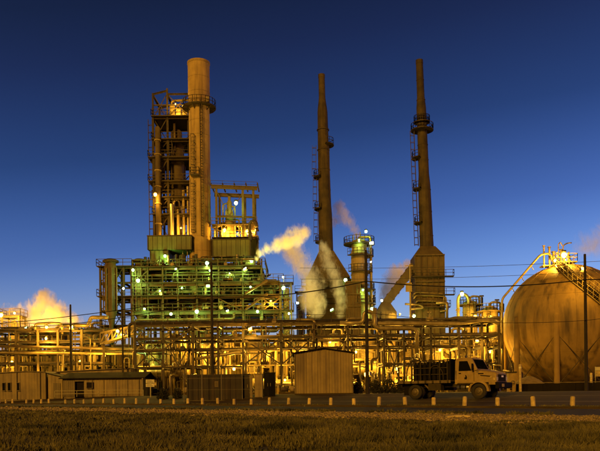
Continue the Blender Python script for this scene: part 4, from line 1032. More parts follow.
def truss_walk():
    Y = 104.; a = P(100, 343.5, Y); b = P(136, 333, Y); a2 = P(100, 333, Y); b2 = P(136, 325.5, Y); z0 = .7
    t = thing('truss_walkway', 'sloping pale steel truss walkway joining the left rack to the long rack', 'walkway', (a.x, Y, z0))
    n = 6
    for y in (Y, Y + 1.8):
        q = Vector((0, y - Y, 0)); seg(t, 'chord', a + q, b + q, .22, M_TAN); seg(t, 'chord', a2 + q, b2 + q, .22, M_TAN)
        for i in range(n + 1): seg(t, 'upright', a.lerp(b, i / n) + q, a2.lerp(b2, i / n) + q, .13, M_TAN)
        for i in range(n): brace(t, a.lerp(b, i / n) + q, a2.lerp(b2, (i + 1) / n) + q, .12)
    V = [a + Vector((0, .1, 0)), b + Vector((0, .1, 0)), b + Vector((0, 1.7, 0)), a + Vector((0, 1.7, 0))]; V += [v + Vector((0, 0, .1)) for v in V]
    mesh(t, 'deck', V, [(3, 2, 1, 0), (4, 5, 6, 7), (0, 1, 5, 4), (1, 2, 6, 5), (2, 3, 7, 6), (3, 0, 4, 7)], M_DKS)
    for x, zt in ((a.x + .3, a.z), (b.x - .4, b.z)): seg(t, 'post', (x, Y + .9, z0), (x, Y + .9, zt), .3, M_TAN, kind='ibeam')
truss_walk()

# ------------------------------------------------------------------ thick concrete chimney
def concrete_chimney():
    Y = 123.; c = P(201, 262, Y); z0 = .7; zt = PZ(197.5, 58.5, Y - 1.8); s = F / Y
    t = thing('chimney', 'thick pale concrete chimney, the broadest of the three stacks', 'chimney', (c.x, Y, z0))
    r = 10.4 / s; zz = lambda v: PZ(200, v, Y - 1.7)
    lathe(t, 'shaft', (c.x, Y, 0), [(r * 1.12, z0 - .3), (r * 1.12, zz(240)), (r * 1.0, zz(236)), (r * .99, zz(105)), (r * 1.03, zz(102)), (r * 1.04, zz(66)), (r * 1.05, zt - .6), (r * 1.05, zt), (r * .9, zt), (r * .9, zt - 3), (.001, zt - 3)], M_CONC, 40)
    for i in range(22): z = z0 + 2.2 + i * 2.45; rr = r * (1.12 if z < zz(240) else 1.0 if z < zz(102) else 1.045); lathe(t, 'joint_band', (c.x, Y, z), [(rr * .995, -.05), (rr * 1.012, -.04), (rr * 1.012, .04), (rr * .995, .05)], M_CONC, 40, smooth=False)
    lathe(t, 'rim', (c.x, Y, zt), [(r * .88, -.25), (r * 1.09, -.25), (r * 1.09, .1), (r * .88, .1), (r * .88, -.25)], M_CONC, 40, smooth=False)
    ring_platform(t, (c.x, Y), r * 1.0, r + 1.1, zz(103.5), M_DKS)
    for k in range(10): a = k * .6283; seg(t, 'platform_bracket', (c.x + r * .98 * math.cos(a), Y + r * .98 * math.sin(a), zz(108)), (c.x + (r + 1.0) * math.cos(a), Y + (r + 1) * math.sin(a), zz(103.5) - .2), .12, M_DKS)
    a = R(-72); p = (c.x + (r + .15) * math.cos(a), Y + (r + .15) * math.sin(a)); ladder(t, (*p, zz(236)), (*p, zz(104)), .5, M_RUST, True)
    for k, (va, vb) in enumerate(((175, 135), (232, 180))):
        a = R(-118 - k * 3); p = (c.x + (r + .2) * math.cos(a), Y + (r + .2) * math.sin(a)); ladder(t, (*p, zz(va)), (*p, zz(vb)), .7, M_DKS, True)
    q = (c.x + (r + .02) * math.cos(R(-110)), Y - (r + .02)); box(t, 'access_platform', (q[0] - .7, q[1] - .9, zz(176)), (q[0] + .8, q[1] + .4, zz(176) + .15), M_DKS)
    rail(t, [(q[0] - .7, q[1], zz(176) + .15), (q[0] - .7, q[1] - .85, zz(176) + .15), (q[0] + .8, q[1] - .85, zz(176) + .15), (q[0] + .8, q[1], zz(176) + .15)], M_DKS)
    b = box(t, 'sample_box', (c.x + r * .75, Y - r * .85, zz(101)), (c.x + r * .75 + .6, Y - r * .6, zz(96)), M_VES)
concrete_chimney()

# ------------------------------------------------------------------ reactor tower left of the chimney
def reactor_tower():
    Y0, Y1 = 126., 132.; z0 = .7; zz = lambda v: PZ(170, v, Y0)
    xs = [PX(u, 165, Y0) for u in (153.6, 168, 190)]
    t = thing('reactor_tower', 'tall dark steel frame tower left of the concrete chimney', 'tower', (xs[0], Y0, z0))
    zs = [zz(v) for v in (262, 236, 215, 198, 182, 158, 140, 117)]
    frame(t, xs, (Y0, Y1), zs, z0, .34, M_RUST, M_RUST)
    zt = zz(93)
    for i, x in enumerate(xs):
        for y in (Y0, Y1): seg(t, 'post', (x, y, zs[-1]), (x, y, zt + (.8 if i == 1 else 0)), .28, M_RUST, kind='ibeam')
    for y in (Y0, Y1):
        for i in (0, 1):
            seg(t, 'beam', (xs[i], y, zt - .2), (xs[i + 1], y, zt - .2 + (.6 if i == 0 else 0)), .24, M_RUST, .3, 'ibeam'); xbrace(t, xs[i] + .2, xs[i + 1] - .2, y + .04, zs[-1] + .2, zt - .4, .12, M_RUST)
            seg(t, 'beam', (xs[i], y, (zt + zs[-1]) / 2), (xs[i + 1], y, (zt + zs[-1]) / 2), .18, M_RUST, .2)
    for x in xs: seg(t, 'beam', (x, Y0, zt - .2), (x, Y1, zt - .2), .24, M_RUST, .3, 'ibeam')
    for k in range(1, len(zs)):
        i = k % 2; brace(t, (xs[0] + .2, Y0 + .06, zs[k - 1]), (xs[1] - .2, Y0 + .06, zs[k] - .4), .15, M_RUST)
        brace(t, (xs[0] + .2, Y0 + .24, zs[k] - .4), (xs[1] - .2, Y0 + .24, zs[k - 1]), .15, M_RUST)
        brace(t, (xs[1] + .2, Y1 - .06, zs[k - 1]), (xs[2] - .2, Y1 - .06, zs[k] - .4), .15, M_RUST)
        brace(t, (xs[0], Y0, zs[k - 1]), (xs[0], Y1, zs[k]), .15, M_RUST)
    for k, z in enumerate(zs[2:]):
        ex = .9 if k in (2, 3) else .25
        box(t, 'deck', (xs[0] - ex, Y0 - .6, z + .02), (xs[2] + .3, Y1, z + .14), M_DKS); rail(t, [(xs[0] - ex, Y1, z + .14), (xs[0] - ex, Y0 - .55, z + .14), (xs[2] + .3, Y0 - .55, z + .14)], M_RUST)
    ladder(t, (xs[0] - .35, Y0 + 1, zs[1]), (xs[0] - .35, Y0 + 1, zs[-1]), .5, M_RUST, True, Vector((0, 1, 0)), Vector((-1, 0, 0)))
    for k in range(3): box(t, 'fin_fan', (xs[1] + .3 + k * 1.1, Y0 + .6, zs[-1] + .5), (xs[1] + 1.2 + k * 1.1, Y0 + 2.2, zs[-1] + 1.7 + .5 * (k == 0)), M_PIPE)
    tube(t, 'overhead_pipe', [(xs[1] + .6, Y0 + 1, zs[-1] + .2), (xs[1] + .6, Y0 + 1, zs[-1] + 3.2), (xs[2] + 1.0, Y0 + 1, zs[-1] + 3.4)], .22, M_PIPE, 9, .5)
    tube(t, 'riser_pipe', [(xs[1] - .9, Y0 + .8, zz(262)), (xs[1] - .9, Y0 + .8, zz(160)), (xs[1] + 1, Y0 + 1.2, zz(150)), (xs[1] + 1, Y0 + 1.2, zz(120))], .2, M_PIPED, 9, .6)
    rt = random.Random(8)
    for i in range(22):
        xx = rt.uniform(xs[0] + .3, xs[2] - .3); y = rt.uniform(Y0 + .2, Y0 + 3.5); k = rt.randrange(1, 6); za, zb = zs[k] + .2, zs[min(7, k + rt.randrange(1, 3))] - .3
        tube(t, 'pipe', [(xx, y, za), (xx, y, zb), (xx + rt.uniform(-2, 2), y + .3, zb + .05)], rt.choice((.07, .1, .14, .2)), rt.choice((M_PIPED, M_DKS, M_HEAT, M_PIPE)), 8)
    for i in range(7): k = 1 + i % 6; ladder(t, (xs[i % 3] + .5, Y0 - .2, zs[k]), (xs[i % 3] + .5, Y0 - .2, zs[k + 1]), .5, M_DKS, False)
    # vessels inside
    x = PX(158, 180, Y0 - .9)
    v1 = thing('riser_column', 'slim tan riser column on the left front corner of the reactor tower', 'column', (x, Y0 - .9, zz(236)))
    lathe(v1, 'shell', (x, Y0 - .9, 0), [(.48, zz(262)), (.48, zz(200)), (.44, zz(150)), (.44, zz(130))] + dome(.44, .35, zz(130))[1:], M_HEAT, 18)
    for v in (250, 225, 205, 188, 172, 156, 142): lathe(v1, 'flange_ring', (x, Y0 - .9, zz(v)), [(.45, -.08), (.60, -.08), (.60, .08), (.45, .08)], M_VES, 18, smooth=False)
    x = PX(176, 160, 127.6)
    v2 = thing('reactor_vessel', 'fat brown reactor vessel hung inside the steel frame tower', 'vessel', (x, 128.6, zz(236)))
    s = F / 128.6; r = 7.2 / s
    lathe(v2, 'shell', (x, 128.6, 0), [(.45, zz(236)), (.45, zz(216)), (r * .62, zz(207)), (r * .62, zz(203)), (r, zz(196)), (r, zz(141)), (r * .75, zz(136)), (r * .75, zz(128))] + dome(r * .75, .7, zz(128))[1:], M_HEAT, 28)
    for v in (193, 176, 160, 146): lathe(v2, 'stiffener_ring', (x, 128.6, zz(v)), [(r, -.1), (r * 1.07, -.1), (r * 1.07, .1), (r, .1)], M_HEAT, 28, smooth=False)
    for k, (u, va, vb, m) in enumerate(((172, 262, 205, M_PIPEA), (178, 262, 210, M_VES), (183.5, 262, 190, M_VES), (187.5, 250, 186, M_PIPE))):
        xx = PX(u, 230, 125.6); rod(v2, 'standpipe', (xx, 125.6 + k * .3, zz(va)), (xx, 125.6 + k * .3, zz(vb)), .36 if k == 0 else .26, m, 12)
reactor_tower()

# ------------------------------------------------------------------ green clad block and open decks
def clad_block(u0, u1, v0, v1, Y, dp, label, n, rows):
    a, b = P(u0, v1, Y), P(u1, v0, Y); t = thing('clad_block', label, 'clad structure', (a.x, Y, a.z)); w = (b.x - a.x) / n; h = (b.z - a.z) / rows
    box(t, 'core', (a.x + .04, Y + .08, a.z + .04), (b.x - .04, Y + dp - .05, b.z - .04), M_CLADG)
    for i in range(n):
        for j in range(rows): box(t, 'panel', (a.x + i * w + .03, Y + random.uniform(-.02, .02), a.z + j * h + .03), (a.x + (i + 1) * w - .03, Y + .075, a.z + (j + 1) * h - .03), M_CLADG)
    m = int(dp / 1.2)
    for i in range(m):
        for s, x in ((0, a.x - .05), (1, b.x - .035)): box(t, 'panel', (x, Y + .1 + i * dp / m, a.z + .03), (x + .08, Y + (i + 1) * dp / m - .03, b.z - .03), M_CLADG)
    box(t, 'coping', (a.x - .15, Y - .12, b.z), (b.x + .15, Y + dp, b.z + .16), M_DKS)
    for x in (a.x, b.x): seg(t, 'corner_post', (x, Y - .08, a.z), (x, Y - .08, b.z), .16, M_DKS)
    return t
clad_block(148, 191, 235.8, 250, 120.5, 5.0, 'green clad wall block left of the chimney foot', 9, 1)
clad_block(150.5, 168, 250.3, 262.5, 120.8, 4, 'lower green clad bay under the left wall block', 4, 1)
clad_block(212.5, 250, 239.5, 257, 120.5, 5.0, 'green clad wall block right of the chimney foot', 8, 1)

DK = [PZ(200, v, 118.5) for v in (345, 311.5, 296, 283, 267)]
def deck_structure():
    Y = (118.5, 124., 130.); z0 = .7; us = [133, 148, 163, 178, 197, 219, 243, 262, 280]
    xs = [PX(u, 300, Y[0]) for u in us]
    t = thing('deck_structure', 'wide multi-deck green-lit steel structure under the concrete chimney', 'process structure', (xs[0], Y[0], z0))
    for i, x in enumerate(xs):
        for j, y in enumerate(Y):
            zt = DK[4] if i < 8 else DK[3]
            seg(t, 'post', (x, y, z0), (x, y, zt + (1.2 if j == 0 and i < 8 else 0)), .26, M_GRN if j < 1 else M_DKS, kind='ibeam')
    for k, z in enumerate(DK):
        for i in range(len(xs) - 1):
            if k == 4 and i > 6: continue
            for j, y in enumerate(Y): seg(t, 'beam', (xs[i] + .2, y, z - .25), (xs[i + 1] - .2, y, z - .25), .28, (M_TAN if k != 1 else M_GRN) if j == 0 else M_DKS, .5 if k in (1, 3) else .36, 'ibeam')
            box(t, 'deck', (xs[i] + .03, Y[0] - .7, z + .02), (xs[i + 1] - .03, Y[2], z + .12), M_DKS)
        for i, x in enumerate(xs):
            if k == 4 and i > 7: continue
            for j in (0, 1): seg(t, 'beam', (x, Y[j] + .2, z - .25), (x, Y[j + 1] - .2, z - .25), .24, M_DKS, .36, 'ibeam')
        if k > 0 and k < 4:
            for i in range(8):
                if (i * 3 + k) % 5: box(t, 'rear_panel', (xs[i] + .2, Y[2] + .25, z + .15), (xs[i + 1] - .2, Y[2] + .33, DK[k + 1] - .5), M_DKS)  # added dark screen, standing in for the dark depth behind the decks
        hi = xs[8] if k < 4 else xs[7]
        rail(t, [(xs[0], Y[2], z + .12), (xs[0], Y[0] - .65, z + .12), (hi + .6, Y[0] - .65, z + .12), (hi + .6, Y[2], z + .12)], M_GRN)
    def dg(i, k, flip, m=M_TAN): brace(t, (xs[i + flip] , Y[0] + .1, DK[k]), (xs[i + 1 - flip], Y[0] + .1, DK[k + 1] - .5), .18, m)
    dg(0, 3, 0, M_GRN); dg(0, 3, 1, M_GRN); dg(5, 1, 1); dg(7, 1, 0); dg(7, 1, 1); dg(1, 2, 0, M_GRN); dg(6, 1, 0); dg(3, 0, 0, M_DKS); dg(3, 0, 1, M_DKS); dg(0, 0, 0, M_DKS); dg(0, 0, 1, M_DKS); dg(7, 0, 0, M_DKS)
    rnd = random.Random(21); ms = [M_PIPE, M_PIPED, M_GRN, M_DKS, M_DKS, M_PIPED]
    for k in range(5):
        z = DK[k]; top = DK[k + 1] if k < 4 else z + 2.4
        for q in range(24):
            a, b = sorted((rnd.uniform(xs[0], xs[-1] if k < 4 else xs[7]), rnd.uniform(xs[0], xs[-1] if k < 4 else xs[7])))
            if b - a < 3: b = a + 3
            b = min(b, xs[8]); zz = z + rnd.uniform(.3, max(.5, (top - z) * .8)); y = rnd.uniform(Y[0] - .2, Y[1] + 2); r = rnd.choice((.06, .08, .11, .15, .22))
            pts = [(a, y, zz), (b, y, zz)]; e = rnd.random()
            if e < .5: pts = [(a, y, z + .15)] + pts
            if e > .3: pts = pts + [(b, y, top - .3)]
            tube(t, 'pipe', pts, r, rnd.choice(ms), 8)
        for q in range(7):
            x = rnd.uniform(xs[0] + .5, xs[7]); y = Y[0] + rnd.uniform(.3, 3); rod(t, 'riser_pipe', (x, y, z + .12), (x, y, top - .2), rnd.choice((.12, .18, .26)), rnd.choice(ms), 8)
    valves(t, 60, (xs[0], xs[7]), (Y[0] - .4, Y[0] + 2), [z + .3 for z in DK[1:]], rnd, (.6, 1.1))
    for k in range(1, 4):       # stairs between decks at the right end
        a, b = Vector((xs[6] + .5, Y[0] - 1.3, DK[k] + .1)), Vector((xs[7] + 1.0, Y[0] - 1.3, DK[k + 1] + .1))
        if k == 1 or k == 2:
            for dy in (0, .8): seg(t, 'stair_stringer', a + Vector((0, dy - .4, 0)), b + Vector((0, dy - .4, 0)), .1, M_TAN, .25)
    return xs
DXS = deck_structure()
rnd = random.Random(3)
DECKN = {1: 'lowest lit deck', 2: 'second lit deck', 3: 'third lit deck', 4: 'top deck'}
for k in range(1, 5):
    n = 5 if k < 4 else 4
    for i in range(n):
        x = DXS[0] + (DXS[8 if k < 4 else 7] - DXS[0]) * (i + .5 + rnd.uniform(-.2, .2)) / n; r = rnd.uniform(.45, .72)
        if i % 3 == 1: vessel('drum', 'small upright drum on the %s of the chimney structure, %s from left' % (DECKN[k], nth(i + 1)), 'drum', (x, 121.5 + rnd.uniform(0, 1)), DK[k] + .12, 2.0 if k < 4 else 2.6, r * .9, rnd.choice((M_GRN, M_VES)), 'drums on the chimney structure', 2)
        else: exchanger('heat_exchanger', 'horizontal heat exchanger on the %s of the chimney structure, %s from left' % (DECKN[k], nth(i + 1)), 'heat exchanger', (x, 120.6 + rnd.uniform(0, 1.6), DK[k] + .12 + r + .3), rnd.uniform(2.2, 3.2), r, rnd.choice((M_VES, M_GRN, M_PIPE)), 'heat exchangers on the chimney structure')

def twin_vessels():
    Y0, Y1 = 120., 126.; z0 = .7; us = (100.5, 113, 124, 131.5); xs = [PX(u, 290, Y0) for u in us]; zz = lambda v: PZ(112, v, Y0)
    t = thing('vessel_frame', 'dark steel frame with railed top left of the deck structure', 'process structure', (xs[0], Y0, z0))
    zs = [zz(v) for v in (345, 326, 310, 297, 282, 267)]
    frame(t, xs, (Y0, Y1), zs, z0, .32, M_DKS, M_RUST)
    for k in range(1, 6):
        xbrace(t, xs[1] + .2, xs[2] - .2, Y0 + .06, zs[k - 1], zs[k] - .3, .14, M_RUST)
        if k % 2: brace(t, (xs[0], Y0 + .06, zs[k - 1]), (xs[1], Y0 + .06, zs[k] - .3), .13, M_RUST)
    for k in (1, 3, 5): box(t, 'deck', (xs[0] - .5, Y0 - .6, zs[k] + .02), (xs[3] + .2, Y1, zs[k] + .14), M_DKS); rail(t, [(xs[0] - .5, Y1, zs[k] + .14), (xs[0] - .5, Y0 - .55, zs[k] + .14), (xs[3] + .2, Y0 - .55, zs[k] + .14)], M_DKS)
    for i, (u, r) in enumerate(((111, 1.05), (140, 1.0))):
        Y = 119.2 if i == 0 else 119.5; x = PX(u, 290, Y); zt = zz(261.5)
        v = thing('cyclone_vessel', ('tall brown vessel with wide flat cap in the dark frame left of the deck structure', 'shorter capped brown vessel at the left end of the top deck')[i], 'vessel', (x, Y, zz(322)))
        lathe(v, 'shell', (x, Y, 0), [(.3, zz(330)), (.5, zz(322)), (r * .98, zz(311)), (r, zz(268)), (r * .8, zz(266)), (r * .8, zt)], M_HEAT, 24)
        lathe(v, 'cap', (x, Y, zt), [(.001, -.3), (r * 1.25, -.3), (r * 1.25, .0), (r * .7, .25), (.001, .3)], M_DKS, 24, smooth=False)
        for vv in (300, 288, 276): lathe(v, 'stiffener_ring', (x, Y, zz(vv)), [(r, -.1), (r * 1.08, -.1), (r * 1.08, .1), (r, .1)], M_HEAT, 24, smooth=False)
        for k in range(4): a = R(-150 + k * 40); rod(v, 'side_pipe', (x + (r + .22) * math.cos(a), Y + (r + .22) * math.sin(a), zz(312)), (x + (r + .22) * math.cos(a), Y + (r + .22) * math.sin(a), zz(270)), .13, M_PIPED, 8)
twin_vessels()

def gantry():
    Y0, Y1 = 121., 126.; zz = lambda v: PZ(233, v, Y0); zb = zz(239)
    us = (216.5, 243, 253.5); xs = [PX(u, 212, Y0) for u in us]
    t = thing('gantry', 'open tan portal gantry lit by orange lamps above the right clad block', 'gantry', (xs[0], Y0, zb))
    for x in xs:
        for y in (Y0, Y1): seg(t, 'post', (x, y, zb), (x, y, zz(188)), .38, M_TAN, kind='ibeam')
    x0, x1 = PX(211, 187, Y0), PX(257.5, 190, Y0)
    for y in (Y0, Y1): seg(t, 'top_beam', (x0, y - .2, zz(186.5)), (x1, y - .2, zz(189)), .36, M_TAN, .62, 'ibeam'); seg(t, 'beam', (xs[0], y, zz(216)), (xs[2], y, zz(217.5)), .24, M_TAN, .3, 'ibeam')
    for i in range(5): x = x0 + (x1 - x0) * i / 4; seg(t, 'crane_tie', (x, Y0 - .2, zz(186.5) + .45), (x, Y1 - .2, zz(186.5) + .45), .2, M_TAN)
    rail(t, [(x0, Y0 - .3, zz(186)), (x1, Y0 - .3, zz(188.3))], M_RUST, .9, .05, 1.8)
    brace(t, (xs[0], Y0, zz(190)), (PX(229, 205, Y0), Y0, zz(216)), .12); brace(t, (xs[1], Y0, zz(192)), (PX(232, 205, Y0), Y0, zz(212)), .12)
    for v in (238, 225): box(t, 'deck', (PX(212, 238, Y0), Y0 - .5, zz(v)), (PX(257.5, 238, Y0), Y1, zz(v) + .1), M_DKS); rail(t, [(PX(212, 238, Y0), Y0 - .45, zz(v) + .1), (PX(257.5, 238, Y0), Y0 - .45, zz(v) + .1)], M_TAN)
    x = PX(229.5, 215, Y0 + 1.5)
    v = thing('slide_valve_column', 'small stepped column with piping inside the portal gantry', 'column', (x, Y0 + 1.5, zb))
    lathe(v, 'shell', (x, Y0 + 1.5, 0), [(1.0, zb), (1.0, zz(222)), (.7, zz(218)), (.7, zz(211)), (.42, zz(208)), (.42, zz(200)), (.25, zz(198)), (.25, zz(194)), (.001, zz(194))], M_VES, 18)
    for k, (u, vv) in enumerate(((223, 203), (226, 209), (235, 206), (239, 219))):
        xx = PX(u, 215, Y0 + .8); tube(v, 'side_pipe', [(xx, Y0 + .8, zb + .1), (xx, Y0 + .8, zz(vv)), (x, Y0 + 1.4, zz(vv) + .4)], .12, M_PIPE, 8, .3)
    g = thing('swan_neck_duct', 'dark swan-neck duct at the right end of the gantry deck', 'duct', (PX(250.5, 236, Y0 - .3), Y0 - .3, zb))
    tube(g, 'duct', [P(250, 240, Y0 - .3), P(250, 224.5, Y0 - .3), P(252, 221.5, Y0 - .3), P(255.5, 222, Y0 - .3), P(256.5, 227, Y0 - .3)], .36, M_DKS, 12, .6); 
    lathe(g, 'collar', P(250, 233, Y0 - .3), [(.37, -.1), (.48, -.1), (.48, .1), (.37, .1)], M_DKS, 14, smooth=False)
    rnd = random.Random(4)
    for i in range(9):
        u = rnd.uniform(214, 248); xx = PX(u, 232, Y0 + .3); tube(t, 'pipe', [(xx, Y0 + rnd.uniform(.2, 2), zb), (xx, Y0 + rnd.uniform(.2, 2), zz(rnd.uniform(222, 232))), (xx + rnd.uniform(-2, 2), Y0 + 1, zz(rnd.uniform(222, 232)))], rnd.choice((.12, .18, .25)), rnd.choice((M_PIPE, M_VES, M_PIPEA)), 8)
gantry()
def side_tower(label, u0, u1, v0, v1, Y, nlev, m=M_TAN, nm='steel_tower', group=None):
    a, b = P(u0, v1, Y), P(u1, v0, Y); z0 = .7; t = thing(nm, label, 'tower', (a.x, Y, z0), group); dp = max(2.5, (b.x - a.x))
    zs = [z0 + (b.z - z0) * (i + 1) / nlev for i in range(nlev)]
    frame(t, (a.x, b.x), (Y, Y + dp), zs, z0, .26, m, m)
    for k, z in enumerate(zs):
        if k % 2 or k == nlev - 1: box(t, 'deck', (a.x - .4, Y - .5, z + .02), (b.x + .4, Y + dp, z + .12), M_DKS); rail(t, [(a.x - .4, Y + dp, z + .12), (a.x - .4, Y - .45, z + .12), (b.x + .4, Y - .45, z + .12), (b.x + .4, Y + dp, z + .12)], m)
        za = zs[k - 1] if k else z0; brace(t, (a.x, Y + .05, za), (b.x, Y + .05, z - .3), .12, m)
    c = ((a.x + b.x) / 2, Y + dp / 2); lathe(t, 'vessel_shell', (c[0], c[1], 0), [(.6, z0), (.6, zs[-1] - 1)] + dome(.6, .4, zs[-1] - 1)[1:], M_VES, 16)
    ladder(t, (b.x + .3, Y + .5, z0), (b.x + .3, Y + .5, zs[-1]), .45, m, False, Vector((0, 1, 0)))
    return t
side_tower('slim lit steel tower at the right end of the deck structure', 282, 291, 283, 392, 121, 8)
clad_block(250.8, 257.5, 236.5, 258, 122.5, 3, 'narrow railed stair bay right of the right clad block', 2, 2)

# ------------------------------------------------------------------ heaters with tall thin stacks
def steel_stack(t, c, prof, z0, lean):
    """profile [(r,z)] leaning slightly: the top is set over by lean metres"""
    zt = prof[-1][1]; n = 26; V = []; Fc = []
    for r, z in prof:
        o_ = lean * (z - z0) / (zt - z0)
        V += [(c[0] + o_ + r * math.cos(2 * math.pi * i / n), c[1] + r * math.sin(2 * math.pi * i / n), z) for i in range(n)]
    for k in range(len(prof) - 1):
        for i in range(n): Fc.append((k * n + i, k * n + (i + 1) % n, (k + 1) * n + (i + 1) % n, (k + 1) * n + i))
    Fc.append(tuple(range((len(prof) - 1) * n, len(prof) * n)))
    o = mesh(t, 'stack', V, Fc, M_RUST, True); o.data.set_sharp_from_angle(angle=R(30)); return o
def wedge(par, name, lo, hi, m):
    """lo, hi: ((x0,x1),(y0,y1),z): frustum box"""
    V = [(x, y, q[2]) for q in (lo, hi) for x in q[0] for y in q[1]]
    return mesh(par, name, V, [(0, 2, 3, 1), (4, 5, 7, 6), (0, 1, 5, 4), (2, 6, 7, 3), (0, 4, 6, 2), (1, 3, 7, 5)], m)
def ribs(t, x0, x1, y, z0, z1, n, m, dy=.14):
    for i in range(n + 1): x = x0 + (x1 - x0) * i / n; seg(t, 'stiffener_rib', (x, y - dy / 2, z0), (x, y - dy / 2, z1), .16, m, dy)
def left_heater():
    Y = 136.; z0 = .7; zz = lambda v: PZ(325, v, Y); s = F / Y
    x0, x1 = PX(306.5, 300, Y), PX(346, 300, Y); t = thing('furnace', 'rusty furnace under the left thin stack, half veiled by steam', 'furnace', ((x0 + x1) / 2, Y, z0))
    ya, yb = Y - 3.5, Y + 3.5; sx0, sx1 = PX(319, 253, Y), PX(333.3, 253, Y); scx = (sx0 + sx1) / 2
    box(t, 'firebox', (x0, ya, z0), (x1, yb, zz(280)), M_HEAT)
    wedge(t, 'hood', ((x0 + .1, x1 + .6), (ya + .1, yb - .1), zz(280) + .01), ((sx0, sx1), (Y - 1.2, Y + 1.2), zz(252)), M_HEAT)
    ribs(t, x0, x1, ya, z0, zz(280), 7, M_HEAT)
    for v in (290, 300, 311, 322): seg(t, 'band', (x0 - .1, ya - .18, zz(v)), (x1 + .1, ya - .18, zz(v)), .2, M_HEAT, .2)
    platform(t, x0 - .9, x1 + .9, ya - 1.1, ya, zz(305), M_DKS); platform(t, x0 - .9, x1 + .9, ya - 1.1, ya, zz(289), M_DKS)
    # breeching duct sloping to the right
    V = [P(336, 262, Y - 1.5), P(358, 287, Y - 1.5), P(358, 301, Y - 1.5), P(336, 283, Y - 1.5)]; V = [Vector(v) for v in V] + [Vector(v) + Vector((0, 3.2, 0)) for v in V]
    mesh(t, 'breeching_duct', V, [(3, 2, 1, 0), (4, 5, 6, 7), (0, 1, 5, 4), (1, 2, 6, 5), (2, 3, 7, 6), (3, 0, 4, 7)], M_HEAT)
    rr = lambda w: w / 2 / s
    prof = [(rr(14.4), zz(254)), (rr(13.8), zz(215)), (rr(12.6), zz(205)), (rr(11.2), zz(150)), (rr(10), zz(112)), (rr(9.2), zz(108)), (rr(6.6), zz(98)), (rr(6.4), zz(78)), (rr(6.8), zz(77.8)), (rr(6.8), zz(74.5))]
    lean = PX(321.5, 75, Y) - scx; st = steel_stack(t, (scx, Y), prof, zz(254), lean)
    cx = lambda v: scx + lean * (zz(v) - zz(254)) / (zz(75) - zz(254))
    for v in (240, 220, 190, 170, 150, 130): w = rr(12.5) if v < 200 else rr(14.2); lathe(st, 'flange_ring', (cx(v), Y, zz(v)), [(w * .9, -.07), (w * 1.0, -.07), (w * 1.0, .07), (w * .9, .07)], M_RUST, 24, smooth=False)
    for v, a0, a1 in ((145, -1.3, 1.2), (177, 2.2, 4.2), (209, 2.2, 4.2), (242, 2.2, 4.2)): ring_platform(t, (cx(v), Y), .9, 2.0, zz(v), M_DKS, a0, a1, 20)
    for va, vb in ((242, 209), (209, 177), (177, 146)): w = rr(13) + .35; ladder(t, (cx(va) - w, Y - .3, zz(va)), (cx(vb) - w + .2, Y - .3, zz(vb)), .5, M_DKS, True, Vector((0, 1, 0)), Vector((-1, 0, 0)))
    rod(t, 'damper_arm', (cx(160) + 1, Y - 1, zz(150)), (cx(160) + 1.05, Y - 1, zz(200)), .06, M_DKS, 6)
left_heater()
